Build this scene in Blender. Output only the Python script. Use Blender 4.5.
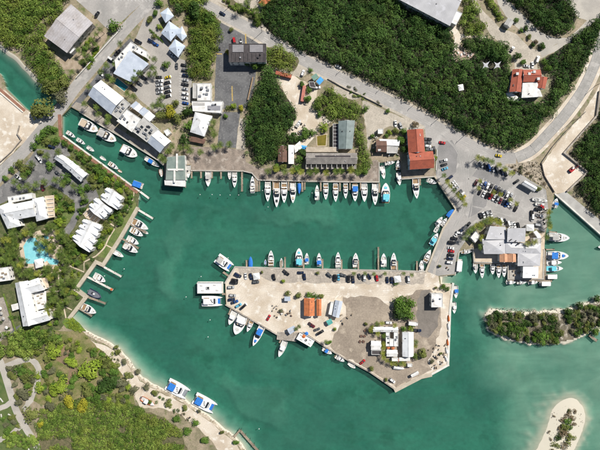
import bpy, math, random
import numpy as np
from mathutils import Vector
from mathutils.geometry import tessellate_polygon

# ------------------------------------------------------------------ camera, sky, sun, exposure
sc = bpy.context.scene
for o in list(bpy.data.objects):
    bpy.data.objects.remove(o)
col = sc.collection
R = random.Random(11)
S, G, CH = 0.7, 1.2, 330.0            # metres per photo pixel on the ground, ground level, flying height
cam = bpy.data.cameras.new('camera')
cam.sensor_fit = 'HORIZONTAL'
cam.angle = 2*math.atan(300*S/CH)
cam.clip_start, cam.clip_end = 1.0, 6000.0
camo = bpy.data.objects.new('camera', cam)
camo.location = (0, 0, CH+G)
col.objects.link(camo)
sc.camera = camo

SUN_EL, SUN_AZ = math.radians(48), math.radians(48)      # azimuth measured from +Y towards +X
world = bpy.data.worlds.new('World')
sc.world = world
world.use_nodes = True
wn = world.node_tree
sky = wn.nodes.new('ShaderNodeTexSky')
sky.sky_type = 'NISHITA'
sky.sun_disc = False
sky.sun_elevation, sky.sun_rotation = SUN_EL, SUN_AZ
wn.links.new(sky.outputs[0], wn.nodes['Background'].inputs[0])
wn.nodes['Background'].inputs[1].default_value = 0.058
sl = bpy.data.lights.new('sun', 'SUN')
sl.energy, sl.angle, sl.color = 5.0, math.radians(0.5), (1.0, 0.955, 0.88)
so = bpy.data.objects.new('sun', sl)
sd = Vector((math.sin(SUN_AZ)*math.cos(SUN_EL), math.cos(SUN_AZ)*math.cos(SUN_EL), math.sin(SUN_EL)))
so.rotation_euler = (-sd).to_track_quat('-Z', 'Y').to_euler()
so.location = (0, 0, 500)
col.objects.link(so)
sc.view_settings.view_transform = 'Standard'
sc.view_settings.look = 'None'
sc.view_settings.exposure = 0.15
sc.view_settings.gamma = 1.0
sc.render.engine = 'CYCLES'
sc.cycles.use_denoising = True
sc.cycles.max_bounces = 5
sc.cycles.diffuse_bounces = 3
sc.cycles.transparent_max_bounces = 8

# ------------------------------------------------------------------ helpers
def W(p, z=G):
    k = S*(CH+G-z)/CH
    return ((p[0]-300)*k, (225-p[1])*k)
def WP(pts, z=G): return [W(p, z) for p in pts]
def direc(p, q):                      # world heading of photo direction p->q
    return math.atan2(p[1]-q[1], q[0]-p[0])

ONES = 'zeroth first second third fourth fifth sixth seventh eighth ninth tenth eleventh twelfth thirteenth fourteenth fifteenth sixteenth seventeenth eighteenth nineteenth'.split()
TENS = {2: 'twent', 3: 'thirt', 4: 'fort', 5: 'fift', 6: 'sixt', 7: 'sevent', 8: 'eight', 9: 'ninet'}
def ORD(n):
    if n < 20: return ONES[n]
    t, u = divmod(n, 10)
    return TENS[t]+('ieth' if u == 0 else 'y-'+ONES[u])

MATS = {}
def mat(name, c1, c2=None, scale=0.3, rough=0.8, grain=0.15, gscale=4.0, bump=0.0, metal=0.0, rnd=0.0,
        spec=0.4, ribs=0.0, ribw=0.6, detail=4.0, lo=0.38, hi=0.62, sub=0.0, c3=None, scale3=1.5):
    if name in MATS: return MATS[name]
    m = bpy.data.materials.new(name); m.use_nodes = True
    nt = m.node_tree; N, L = nt.nodes, nt.links
    b = N['Principled BSDF']
    b.inputs['Roughness'].default_value = rough
    b.inputs['Metallic'].default_value = metal
    b.inputs['Specular IOR Level'].default_value = spec
    if sub:
        b.inputs['Sheen Weight'].default_value = sub
    tc = N.new('ShaderNodeTexCoord')
    def noise(s, d=4.0):
        n = N.new('ShaderNodeTexNoise'); n.inputs['Scale'].default_value = s; n.inputs['Detail'].default_value = d
        L.new(tc.outputs['Object'], n.inputs['Vector']); return n.outputs['Fac']
    def ramp(src, lo, hi):
        r = N.new('ShaderNodeMapRange'); r.inputs[1].default_value = lo; r.inputs[2].default_value = hi
        L.new(src, r.inputs[0]); return r.outputs[0]
    def mix(a, b_, f):
        x = N.new('ShaderNodeMix'); x.data_type = 'RGBA'
        for s, v in ((6, a), (7, b_)):
            if isinstance(v, tuple): x.inputs[s].default_value = (*v, 1)
            else: L.new(v, x.inputs[s])
        L.new(f, x.inputs[0]) if not isinstance(f, float) else setattr(x.inputs[0], 'default_value', f)
        return x.outputs[2]
    def mul(c, f):
        x = N.new('ShaderNodeVectorMath'); x.operation = 'SCALE'
        L.new(c, x.inputs[0]); L.new(f, x.inputs[3]); return x.outputs[0]
    if c2 is None: c2 = tuple(v*0.86 for v in c1)
    c = mix(c1, c2, ramp(noise(scale, detail), lo, hi))
    if c3: c = mix(c, c3, ramp(noise(scale3, 5), 0.55, 0.68))
    h = None
    if grain:
        g = noise(gscale, 3)
        r = N.new('ShaderNodeMapRange'); r.inputs[1].default_value = 0.25; r.inputs[2].default_value = 0.75
        r.inputs[3].default_value = 1-grain; r.inputs[4].default_value = 1+grain
        L.new(g, r.inputs[0]); c = mul(c, r.outputs[0]); h = g
    if rnd:
        oi = N.new('ShaderNodeObjectInfo')
        r = N.new('ShaderNodeMapRange'); r.inputs[3].default_value = 1-rnd; r.inputs[4].default_value = 1+rnd
        L.new(oi.outputs['Random'], r.inputs[0]); c = mul(c, r.outputs[0])
    if ribs:
        w = N.new('ShaderNodeTexWave'); w.wave_profile = 'SAW'; w.inputs['Scale'].default_value = 0.314/ribw
        L.new(tc.outputs['Object'], w.inputs['Vector'])
        w2 = ramp(w.outputs['Fac'], 0.86, 0.9)
        mm = N.new('ShaderNodeMath'); mm.operation = 'MULTIPLY_ADD'; mm.inputs[1].default_value = -ribs; mm.inputs[2].default_value = 1.0
        L.new(w2, mm.inputs[0]); c = mul(c, mm.outputs[0])
    L.new(c, b.inputs['Base Color'])
    if bump and h:
        bn = N.new('ShaderNodeBump'); bn.inputs['Strength'].default_value = bump; bn.inputs['Distance'].default_value = 0.3
        L.new(h, bn.inputs['Height']); L.new(bn.outputs[0], b.inputs['Normal'])
    MATS[name] = m
    return m

class MB:
    def __init__(s): s.v = []; s.f = []
    def add(s, v, f):
        n = len(s.v); s.v += [tuple(x) for x in v]; s.f += [tuple(i+n for i in q) for q in f]; return s
    def prism(s, pts, z0, z1, scale=1.0, top=True, bottom=True):
        n = len(pts)
        cx = sum(p[0] for p in pts)/n; cy = sum(p[1] for p in pts)/n
        a = sum(pts[i][0]*pts[(i+1) % n][1]-pts[(i+1) % n][0]*pts[i][1] for i in range(n))
        if a < 0: pts = pts[::-1]
        v = [(x, y, z0) for x, y in pts]+[(cx+(x-cx)*scale, cy+(y-cy)*scale, z1) for x, y in pts]
        f = [(i, (i+1) % n, n+(i+1) % n, n+i) for i in range(n)]
        if n > 4:
            t = tessellate_polygon([[Vector((x, y, 0)) for x, y in pts]])
            for q in t:
                ar = (pts[q[1]][0]-pts[q[0]][0])*(pts[q[2]][1]-pts[q[0]][1])-(pts[q[2]][0]-pts[q[0]][0])*(pts[q[1]][1]-pts[q[0]][1])
                if ar < 0: q = (q[0], q[2], q[1])
                if top: f.append(tuple(i+n for i in q))
                if bottom: f.append((q[0], q[2], q[1]))
        else:
            if top: f.append(tuple(range(n, 2*n)))
            if bottom: f.append(tuple(range(n-1, -1, -1)))
        return s.add(v, f)
    def box(s, x0, x1, y0, y1, z0, z1): return s.prism([(x0, y0), (x1, y0), (x1, y1), (x0, y1)], z0, z1)
    def obox(s, cx, cy, lx, ly, z0, z1, a=0.0, scale=1.0):
        c, q = math.cos(a), math.sin(a)
        return s.prism([(cx+x*c-y*q, cy+x*q+y*c) for x, y in ((-lx/2, -ly/2), (lx/2, -ly/2), (lx/2, ly/2), (-lx/2, ly/2))], z0, z1, scale)
    def tube(s, p, q, r, r2=None, n=6):
        p, q = Vector(p), Vector(q); d = (q-p)
        if d.length < 1e-6: return s
        d.normalize(); u = d.orthogonal().normalized(); w = d.cross(u); r2 = r if r2 is None else r2
        v = [p+(u*math.cos(t)+w*math.sin(t))*r for t in [2*math.pi*i/n for i in range(n)]]
        v += [q+(u*math.cos(t)+w*math.sin(t))*r2 for t in [2*math.pi*i/n for i in range(n)]]
        f = [(i, (i+1) % n, n+(i+1) % n, n+i) for i in range(n)]+[tuple(range(n-1, -1, -1)), tuple(range(n, 2*n))]
        return s.add(v, f)
    def disc(s, cx, cy, r, z0, z1, n=10, scale=1.0):
        return s.prism([(cx+r*math.cos(2*math.pi*i/n), cy+r*math.sin(2*math.pi*i/n)) for i in range(n)], z0, z1, scale)
    def mesh(s, name):
        me = bpy.data.meshes.new(name); me.from_pydata(s.v, [], s.f); me.update(); return me
    def build(s, name, m, parent=None, loc=(0, 0, 0), rz=0.0, smooth=False):
        return inst(name, s.mesh(name), m, parent, loc, rz, smooth)
def inst(name, me, m, parent=None, loc=(0, 0, 0), rz=0.0, smooth=False):
    if m is not None and not me.materials: me.materials.append(m)
    o = bpy.data.objects.new(name, me); col.objects.link(o)
    if m is not None and me.materials[0] != m:
        o.material_slots[0].link = 'OBJECT'; o.material_slots[0].material = m
    o.parent = parent; o.location = loc; o.rotation_euler = (0, 0, rz)
    if smooth: me.polygons.foreach_set('use_smooth', [True]*len(me.polygons))
    return o
def thing(name, label, cat, loc, rz=0.0, group=None):
    o = bpy.data.objects.new(name, None); col.objects.link(o); o.empty_display_size = 0.5
    o.location = loc; o.rotation_euler = (0, 0, rz)
    return tag(o, label, cat, group)
def tag(o, label, cat, group=None):
    if label: o['label'] = label
    if cat: o['category'] = cat
    if group: o['group'] = group
    return o
PEND = {}
def later(o, desc, noun, place, cat, group, px):      # label written once all neighbours are known
    o['category'] = cat; o['group'] = group
    PEND.setdefault((noun, place), []).append((px, o, desc))
def write_labels():
    for (noun, place), L in PEND.items():
        L.sort(key=lambda t: t[0])
        for i, (_, o, d) in enumerate(L):
            o['label'] = f'{d} {place}' if len(L) == 1 else f'{d} {place}, {ORD(i+1)} {noun} from left'
def struct(o): o['kind'] = 'structure'; return o

def inside(p, poly):
    x, y = p; r = False; n = len(poly)
    for i in range(n):
        (x0, y0), (x1, y1) = poly[i], poly[(i+1) % n]
        if (y0 > y) != (y1 > y) and x < (x1-x0)*(y-y0)/(y1-y0)+x0: r = not r
    return r
def rough_poly(pts, step=4.0, amp=0.8, rr=None):       # photo-pixel polygon with an uneven natural edge
    rr = rr or R; out = []; n = len(pts)
    for i in range(n):
        p, q = pts[i], pts[(i+1) % n]; d = math.dist(p, q); k = max(1, int(d/step))
        for j in range(k):
            t = j/k; e = 0 if j == 0 else amp
            out.append((p[0]+(q[0]-p[0])*t+rr.uniform(-e, e), p[1]+(q[1]-p[1])*t+rr.uniform(-e, e)))
    return out
LAYER = [0]
SHEETS = []
def sheet(name, pts, m, rough=0.0):                   # each sheet lies 6 mm above the sheets it overlaps
    if rough: pts = rough_poly(pts, 4.0, rough)
    den = rough_poly(pts, 3.0, 0.0)
    bx = (min(p[0] for p in pts), max(p[0] for p in pts), min(p[1] for p in pts), max(p[1] for p in pts))
    lev = 1
    for (q, qd, qb, ql) in SHEETS:
        if ql < lev or qb[0] > bx[1] or qb[1] < bx[0] or qb[2] > bx[3] or qb[3] < bx[2]: continue
        if any(inside(p, q) for p in den) or any(inside(p, pts) for p in qd): lev = ql+1
    SHEETS.append((pts, den, bx, lev)); LAYER[0] = lev
    z = G+0.006*lev
    return struct(MB().prism(WP(pts), z-0.2, z).build(name, m))
def strip(pts, w):                                    # ribbon polygon along a photo-pixel polyline
    L, Rr = [], []
    for i, p in enumerate(pts):
        a = pts[max(i-1, 0)]; b = pts[min(i+1, len(pts)-1)]
        d = math.dist(a, b); nx, ny = -(b[1]-a[1])/d, (b[0]-a[0])/d
        L.append((p[0]+nx*w/2, p[1]+ny*w/2)); Rr.append((p[0]-nx*w/2, p[1]-ny*w/2))
    return L+Rr[::-1]
def smooth_line(pts, k=6):
    out = []
    for i in range(len(pts)-1):
        p0 = pts[max(i-1, 0)]; p1 = pts[i]; p2 = pts[i+1]; p3 = pts[min(i+2, len(pts)-1)]
        for j in range(k):
            t = j/k
            out.append(tuple(0.5*(2*p1[c]+(p2[c]-p0[c])*t+(2*p0[c]-5*p1[c]+4*p2[c]-p3[c])*t*t+(3*p1[c]-p0[c]-3*p2[c]+p3[c])*t**3) for c in (0, 1)))
    return out+[pts[-1]]

# ------------------------------------------------------------------ materials
SAND = mat('sand', (.63, .56, .465), (.49, .41, .315), 0.08, gscale=1.5, grain=.12, c3=(.69, .645, .57), scale3=.25)
DIRT = mat('dirt', (.33, .27, .19), (.2, .18, .11), 0.12, gscale=1.2, grain=.25, c3=(.12, .14, .05), scale3=.3)
SHADED_LITTER = mat('shade_dark_litter', (.03, .032, .016), (.055, .05, .028), 0.5, grain=.3)  # woodland litter, its colour darkened to carry the shade under the crowns
DRYGRASS = mat('dry_grass', (.13, .15, .04), (.24, .2, .1), 0.2, gscale=1.5, grain=.3)
LAWN = mat('lawn', (.1, .15, .035), (.16, .18, .06), 0.15, gscale=1.2, grain=.25)
LIMEGRASS = mat('lime_groundcover', (.16, .22, .03), (.09, .15, .03), 0.6, gscale=3, grain=.3)
ASPH_OLD = mat('aged_asphalt', (.37, .35, .33), (.29, .28, .265), 0.06, gscale=1.2, grain=.09, c3=(.43, .41, .385), scale3=.15)
ASPH_MID = mat('grey_asphalt', (.26, .25, .245), (.21, .205, .2), 0.12, gscale=1.5, grain=.12)
ASPH_DARK = mat('dark_asphalt', (.15, .15, .152), (.1, .1, .104), 0.15, gscale=1.5, grain=.15, c3=(.19, .19, .19), scale3=.8)
CONC = mat('concrete', (.45, .42, .37), (.36, .335, .3), 0.12, gscale=1.5, grain=.1)
CONC_D = mat('weathered_concrete', (.36, .32, .27), (.24, .21, .18), 0.2, gscale=1.5, grain=.2, c3=(.44, .4, .35), scale3=.3)
CONC_W = mat('white_concrete', (.7, .68, .62), (.55, .53, .48), 0.2, grain=.1)
GRAVEL = mat('gravel', (.33, .275, .215), (.25, .205, .16), 0.07, gscale=1.0, grain=.2, c3=(.41, .345, .27), scale3=.14)
GRAVEL_G = mat('grey_gravel', (.42, .37, .31), (.33, .29, .245), 0.15, gscale=1.0, grain=.22, c3=(.55, .49, .41), scale3=.3)
PAVER = mat('pavers', (.38, .355, .32), (.31, .29, .265), 0.1, gscale=2, grain=.15)
TIMBER = mat('weathered_timber', (.33, .27, .2), (.22, .18, .135), 0.4, gscale=2.5, grain=.22)
TIMBER_R = mat('red_boardwalk', (.3, .15, .1), (.22, .11, .075), 0.4, gscale=2.5, grain=.2)
PATIO = mat('beige_patio', (.6, .5, .38), (.5, .41, .31), 0.3, grain=.12)
PAINT_W = mat('white_paint', (.75, .75, .73), (.55, .55, .53), 1.5, grain=.12)
PAINT_Y = mat('yellow_paint', (.5, .34, .09), (.3, .24, .12), 1.5, grain=.15)
WALLW = mat('white_wall', (.75, .73, .69), (.6, .58, .54), 0.4, grain=.06)
WALLG = mat('grey_wall', (.42, .4, .37), None, 0.4)
GLASSD = mat('dark_glass', (.02, .025, .03), (.03, .035, .04), 1, rough=.08, grain=0, spec=.8)
METALD = mat('dark_metal', (.05, .05, .055), None, 1, rough=.45, grain=.05, metal=.3)
STEEL = mat('galvanised_steel', (.45, .46, .47), None, 1, rough=.4, grain=.05, metal=.6)
WOODP = mat('pole_timber', (.16, .12, .085), None, 1)
# ------------------------------------------------------------------ coast lines (photo pixels)
QN = [(71, 107), (80, 112), (104, 127), (120, 136), (140, 149), (158, 160), (163, 165), (191, 165), (191, 170.5), (243, 171), (252, 173),
      (258, 180), (300, 181), (350, 182), (379, 182), (379, 162.5), (401, 159), (402, 179), (435, 176.5), (456, 209), (443, 229),
      (426, 271.5), (380, 270.5), (305, 269), (235, 267), (225, 283), (226, 305), (278, 335), (304, 332.5), (324, 346), (344, 358),
      (370, 372), (396, 390), (421, 377), (430, 375), (448, 365), (450, 310), (453, 284), (441, 284), (440, 276), (455, 275), (459, 252),
      (473, 248.5), (474, 262), (508, 263), (508, 279), (543, 279), (544, 250), (546, 232), (550, 214), (555, 194), (600, 234), (660, 287), (800, 411)]
OUT = [(1100, 411), (1100, -600), (-600, -600), (-600, -370)]
W2N = [(-100, -22), (0, 48), (12, 57), (25, 70), (33, 79), (45, 88), (60, 98), (66, 103)]
W2S = [(58, 109), (48, 113), (34, 113), (25, 108), (5, 88), (4, 82), (0, 74), (-100, 2)]
OUT2 = [(-600, -330), (-600, 900), (420, 900)]
NAT = [(300, 550), (262, 480), (246, 452), (236, 438), (208, 415.5), (186, 400.5), (164, 390), (142, 378), (130, 362), (118, 348), (106, 341), (86, 331), (73, 321), (70, 318)]
SWQ = [(86, 297), (76, 289.5), (96, 262), (103, 265), (121, 237), (137, 209), (139, 192), (62, 136), (62, 116)]
rs = random.Random(5)
def rough_line(pts, amp=.7, step=4):
    out = []
    for i in range(len(pts)-1):
        p, q = pts[i], pts[i+1]; k = max(1, int(math.dist(p, q)/step)) if math.dist(p, q) < 200 else 1
        for j in range(k):
            t = j/k; e = amp if j else 0
            out.append((p[0]+(q[0]-p[0])*t+rs.uniform(-e, e), p[1]+(q[1]-p[1])*t+rs.uniform(-e, e)))
    return out+[pts[-1]]
NATr, W2Nr = rough_line(NAT), rough_line(W2N)
NATi = [(x-2.2, y+2.6) for x, y in NATr[:-1]]+[NATr[-1]]          # the slab stops short of natural shores, the beach rises to meet it
W2Ni = [(x+2.4, y-2.4) for x, y in W2Nr[:-1]]+[W2Nr[-1]]
LAND0 = QN+OUT+W2Nr+W2S+OUT2+NATr+SWQ
LAND = QN+OUT+W2Ni+W2S+OUT2+NATi+SWQ
ISL1 = [(486, 322), (486, 314), (493, 309), (506, 311), (526, 313), (546, 311), (562, 310), (576, 307), (592, 301), (600, 298), (660, 284),
        (760, 275), (760, 330), (660, 322), (600, 330), (588, 335), (576, 341), (564, 344), (552, 346), (540, 345), (524, 344), (510, 341), (496, 336), (488, 330)]
ISL2 = [(530, 462), (540, 444), (548, 426), (553, 410), (562, 401), (573, 398), (583, 405), (587, 419), (583, 434), (575, 452), (562, 476), (545, 490), (532, 480)]

ISL2 = smooth_line(ISL2+[ISL2[0]], 4)[:-1]
# seabed and island terrain: one height field
def seg_dist(X, Y, pts, closed=False):
    d = np.full(X.shape, 1e9); n = len(pts)
    for i in range(n if closed else n-1):
        (x0, y0), (x1, y1) = pts[i], pts[(i+1) % n]
        dx, dy = x1-x0, y1-y0; l2 = dx*dx+dy*dy+1e-9
        t = np.clip(((X-x0)*dx+(Y-y0)*dy)/l2, 0, 1)
        d = np.minimum(d, np.hypot(X-x0-t*dx, Y-y0-t*dy))
    return d
def in_poly(X, Y, poly):
    r = np.zeros(X.shape, bool); n = len(poly)
    for i in range(n):
        (x0, y0), (x1, y1) = poly[i], poly[(i+1) % n]
        if y0 == y1: continue
        r ^= ((y0 > Y) != (y1 > Y)) & (X < (x1-x0)*(Y-y0)/(y1-y0)+x0)
    return r
def vnoise(X, Y, sc_, seed):
    rg = np.random.RandomState(seed); T = rg.rand(64, 64)
    u, v = X/sc_, Y/sc_; i, j = np.floor(u).astype(int), np.floor(v).astype(int); fu, fv = u-i, v-j
    fu, fv = fu*fu*(3-2*fu), fv*fv*(3-2*fv)
    g = lambda a, b: T[a % 64, b % 64]
    return (g(i, j)*(1-fu)+g(i+1, j)*fu)*(1-fv)+(g(i, j+1)*(1-fu)+g(i+1, j+1)*fu)*fv
xs = np.concatenate([[-1500, -600, -200], np.arange(-60, 661, 1.5), [800, 1200, 2100]])
ys = np.concatenate([[-1400, -600, -200], np.arange(-50, 501, 1.5), [650, 1000, 1900]])
X, Y = np.meshgrid(xs, ys)
sm = lambda t: np.clip(t, 0, 1)**2*(3-2*np.clip(t, 0, 1))
east = sm((X-405)/120)*(1-.7*sm((Y-385)/50)*sm((530-X)/70))
depth = 5.2-3.85*east
depth += (vnoise(X, Y, 60, 1)-.5)*2.0*(1-.75*east)+(vnoise(X, Y, 25, 2)-.5)*1.5*(1-.7*east)+(vnoise(X, Y, 9, 3)-.5)*.8*(1-.6*east)+(vnoise(X, Y, 4, 13)-.5)*.3*(1-.6*east)
ring = seg_dist(X, Y, smooth_line([(330, 214), (280, 212), (230, 200), (182, 222), (166, 268), (176, 320), (205, 362), (250, 402), (300, 440), (340, 470)]))
depth -= 2.3*np.exp(-(ring/15)**2)*(.15+1.2*vnoise(X, Y, 16, 21))
depth -= 1.5*np.exp(-(((X-285)/45)**2+((Y-218)/14)**2))+1.0*np.exp(-(((X-200)/35)**2+((Y-352)/18)**2))+2.4*np.exp(-(((X-258)/42)**2+((Y-402)/34)**2))
depth -= 1.0*np.exp(-(((X-395)/25)**2+((Y-222)/12)**2))
depth += .9*np.exp(-(((X-150)/25)**2+((Y-350)/20)**2))+.5*np.exp(-(((X-430)/60)**2+((Y-425)/25)**2))
Z = -np.minimum(np.maximum(depth, 2.55-1.4*east+.3*vnoise(X, Y, 12, 17)), 6.5)
dn = seg_dist(X, Y, NATr)*S; Z = np.maximum(Z, .05-.3*dn-.012*dn**1.6+(vnoise(X, Y, 6, 31)-.5)*.8*np.clip(dn/4, 0, 1))
dw0 = seg_dist(X, Y, W2Nr[1:])*S; Z = np.maximum(Z, np.maximum(.3-.55*dw0, -3.6))
dw = seg_dist(X, Y, [(-100, -10), (0, 61), (20, 82), (40, 100), (55, 106)])*S; Z = np.maximum(Z, np.where(dw < 16, -3.3-.03*dw, -9))
di = seg_dist(X, Y, [(441, 277), (440, 283)])*S; Z = np.maximum(Z, .25-.17*di)
dr = seg_dist(X, Y, [(545, 232), (550, 214), (556, 196), (600, 236)])*S; Z = np.maximum(Z, -1.2-.12*dr)
i1 = in_poly(X, Y, ISL1); d1 = seg_dist(X, Y, ISL1, True)*S; jag = (vnoise(X, Y, 5, 8)-.5)*3.4
Z = np.where(i1, np.clip(.1+.22*(d1+jag), .05, 1.0)+.15*vnoise(X, Y, 4, 9), np.maximum(Z, .1-.5*(d1+jag)*(1+.8*sm((Y-318)/14))))
i2 = in_poly(X, Y, ISL2); d2 = seg_dist(X, Y, ISL2, True)*S
fx = sm((X-535)/50); d2w = d2*((.42+.35*vnoise(X, Y, 8, 4))*(1-fx)+.95*fx)
Z = np.where(i2, -.03+np.clip(.07*d2, 0, .6)+.06*(vnoise(X, Y, 4, 34)-.5), np.maximum(Z, -.03-.15*d2w-.014*d2w**1.7+(vnoise(X, Y, 5, 33)-.5)*.8*np.clip(d2w/3, 0, 1)))
il = in_poly(X, Y, LAND0); Z = np.where(il, np.clip(np.minimum(.05+.42*dn, .3+.5*dw0), -1.0, G-.03), Z)
nx, ny = len(xs), len(ys)
me = bpy.data.meshes.new('seabed')
V = np.stack([(X-300)*S, (225-Y)*S, Z], -1).reshape(-1, 3)
a = (np.arange(ny-1)[:, None]*nx+np.arange(nx-1)[None, :]).ravel()
F = np.stack([a, a+nx, a+nx+1, a+1], -1)
def np_mesh(me, V, F):
    me.vertices.add(len(V)); me.vertices.foreach_set('co', np.ascontiguousarray(V, np.float32).ravel())
    k = F.shape[1]; me.loops.add(F.size); me.loops.foreach_set('vertex_index', np.ascontiguousarray(F, np.int32).ravel())
    me.polygons.add(len(F)); me.polygons.foreach_set('loop_start', np.arange(0, F.size, k, dtype=np.int32))
    me.update(calc_edges=True); me.validate()
np_mesh(me, V, F)
me.polygons.foreach_set('use_smooth', [True]*len(me.polygons))
BED = mat('seabed_sand', (.32, .38, .28), (.19, .26, .2), 0.03, grain=.16, gscale=.4, detail=6, lo=.38, hi=.62, c3=(.16, .23, .16), scale3=.07)
# pale dry beach sand where the bed rises above the water line
nt = BED.node_tree; bs = nt.nodes['Principled BSDF']; src = bs.inputs['Base Color'].links[0].from_socket
gp = nt.nodes.new('ShaderNodeNewGeometry'); sx = nt.nodes.new('ShaderNodeSeparateXYZ'); nt.links.new(gp.outputs['Position'], sx.inputs[0])
mr = nt.nodes.new('ShaderNodeMapRange'); mr.inputs[1].default_value = -2.9; mr.inputs[2].default_value = -0.2; nt.links.new(sx.outputs[2], mr.inputs[0])
mx = nt.nodes.new('ShaderNodeMix'); mx.data_type = 'RGBA'; mx.inputs[7].default_value = (.58, .54, .44, 1)
nt.links.new(mr.outputs[0], mx.inputs[0]); nt.links.new(src, mx.inputs[6]); nt.links.new(mx.outputs[2], bs.inputs['Base Color'])
struct(inst('seabed', me, BED))

mask = il & (dn < 5.5)
fm = mask.ravel(); fq = F[fm[F].all(1)]; used = np.unique(fq); rem = np.full(len(V), -1); rem[used] = np.arange(len(used))
me = bpy.data.meshes.new('shore_bank'); np_mesh(me, V[used]+np.array([0, 0, .025]), rem[fq])
struct(inst('shore_bank', me, mat('shore_rubble', (.42, .36, .28), (.24, .2, .14), .25, gscale=1.2, grain=.3, c3=(.55, .5, .42), scale3=.4)))
# darker soil of the mangrove island, draped on its terrain
mask = in_poly(X, Y, ISL1) & (d1+jag > 1.6)
fm = mask.ravel(); fq = F[fm[F].all(1)]; used = np.unique(fq); rem = np.full(len(V), -1); rem[used] = np.arange(len(used))
me = bpy.data.meshes.new('island_ground'); np_mesh(me, V[used]+np.array([0, 0, .03]), rem[fq])
struct(inst('island_ground', me, mat('mangrove_soil', (.2, .17, .12), (.1, .09, .06), .3, gscale=1.2, grain=.3, c3=(.4, .36, .3), scale3=.35)))

# water: a closed body of absorbing water with a rippled surface
WM = bpy.data.materials.new('sea_water'); WM.use_nodes = True
nt = WM.node_tree; N, L = nt.nodes, nt.links; N.remove(N['Principled BSDF'])
out = N['Material Output']
tr = N.new('ShaderNodeBsdfTransparent'); df = N.new('ShaderNodeBsdfDiffuse'); df.inputs[0].default_value = (.055, .175, .13, 1)
m1 = N.new('ShaderNodeMixShader'); m1.inputs[0].default_value = .26
L.new(tr.outputs[0], m1.inputs[1]); L.new(df.outputs[0], m1.inputs[2])
mpg = N.new('ShaderNodeMapping'); mpg.inputs['Scale'].default_value = (.02, .05, 1); mpg.inputs['Rotation'].default_value = (0, 0, .5)
tcw = N.new('ShaderNodeTexCoord'); nw = N.new('ShaderNodeTexNoise'); nw.inputs['Scale'].default_value = 1.0; nw.inputs['Detail'].default_value = 9; nw.inputs['Distortion'].default_value = 1.6; nw.inputs['Roughness'].default_value = .62
L.new(tcw.outputs['Object'], mpg.inputs['Vector']); L.new(mpg.outputs[0], nw.inputs['Vector'])
mw = N.new('ShaderNodeMapRange'); mw.inputs[1].default_value = .35; mw.inputs[2].default_value = .7; mw.inputs[3].default_value = .17; mw.inputs[4].default_value = .42
L.new(nw.outputs['Fac'], mw.inputs[0]); L.new(mw.outputs[0], m1.inputs[0])
gl = N.new('ShaderNodeBsdfGlossy'); gl.inputs['Roughness'].default_value = .05
fr = N.new('ShaderNodeFresnel'); fr.inputs[0].default_value = 1.33
tc = N.new('ShaderNodeTexCoord'); n1 = N.new('ShaderNodeTexNoise'); n1.inputs['Scale'].default_value = .9; n1.inputs['Detail'].default_value = 5
bp = N.new('ShaderNodeBump'); bp.inputs['Strength'].default_value = .22; bp.inputs['Distance'].default_value = .25
L.new(tc.outputs['Object'], n1.inputs['Vector']); L.new(n1.outputs[0], bp.inputs['Height'])
L.new(bp.outputs[0], gl.inputs['Normal']); L.new(bp.outputs[0], fr.inputs['Normal']); L.new(bp.outputs[0], df.inputs['Normal'])
m2 = N.new('ShaderNodeMixShader'); L.new(fr.outputs[0], m2.inputs[0]); L.new(m1.outputs[0], m2.inputs[1]); L.new(gl.outputs[0], m2.inputs[2])
L.new(m2.outputs[0], out.inputs['Surface'])
va = N.new('ShaderNodeVolumeAbsorption'); va.inputs['Color'].default_value = (0.0, .715, .66, 1); va.inputs['Density'].default_value = .255
L.new(va.outputs[0], out.inputs['Volume'])
struct(MB().box(-1300, 1300, -1200, 1100, -9, 0).build('water', WM))

# the land: one slab with real quay walls
land = struct(MB().prism(WP(LAND), -7.5, G).build('ground', DIRT))

# ------------------------------------------------------------------ ground covers
sheet('sand_ground', [(-60, 60), (0, 90), (5, 90), (25, 109), (34, 114), (48, 115), (30, 138), (6, 158), (0, 165), (-60, 215)], SAND, rough=.8)
PEN = [(426, 272), (380, 271), (305, 269.5), (235.5, 267.5), (225.6, 283), (226.6, 304.6), (278, 334.5), (304, 332.2), (324, 345.5), (344, 357.5), (370, 371.5), (396, 389), (421, 376.5), (430, 374.5), (447.5, 364.7), (449.5, 310), (452.6, 284.4), (440, 284.4), (438, 274)]
sheet('sand_ground', PEN, SAND)
sheet('sand_ground', [(600, 82), (597, 115), (564, 153), (587, 172), (567, 192), (556, 193), (548, 185), (541, 166), (560, 140), (584, 112), (597, 90)], SAND, rough=.6)
sheet('sand_ground', [(240, 451), (243, 456), (259, 483), (290, 545), (225, 540), (222, 455), (212, 441), (195, 426), (178, 413), (162, 408), (140, 408), (132, 390), (118, 368), (104, 352), (84, 340), (78, 336), (104, 345), (116, 352), (127.5, 365), (139.5, 381), (162, 393.6), (184, 404), (206, 419), (234, 441.6)], SAND, rough=.8)
sheet('dry_grass', [(40, 330), (82, 331), (104, 352), (118, 368), (132, 390), (138, 410), (60, 410), (30, 400), (20, 350)], DRYGRASS, rough=1.2)
sheet('dirt_clearing', [(62, 345), (72, 352), (78, 372), (74, 384), (66, 384), (70, 366), (56, 360), (46, 350)], mat('brown_soil', (.25, .17, .1), (.2, .15, .09), .3, grain=.25), rough=1.2)
sheet('sand_track', [(4, 364), (18, 358), (30, 357), (38, 361), (43, 374), (38, 388), (33, 402), (24, 412), (22, 408), (31, 394), (34, 380), (36, 370), (30, 362), (20, 364), (10, 368)], CONC, rough=.6)
sheet('sand_ground', [(300, 80), (318, 88), (316, 104), (326, 118), (332, 122), (320, 130), (312, 140), (302, 150), (290, 140), (288, 128), (297, 118), (286, 96), (275, 76), (290, 74)], SAND, rough=1)
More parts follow.
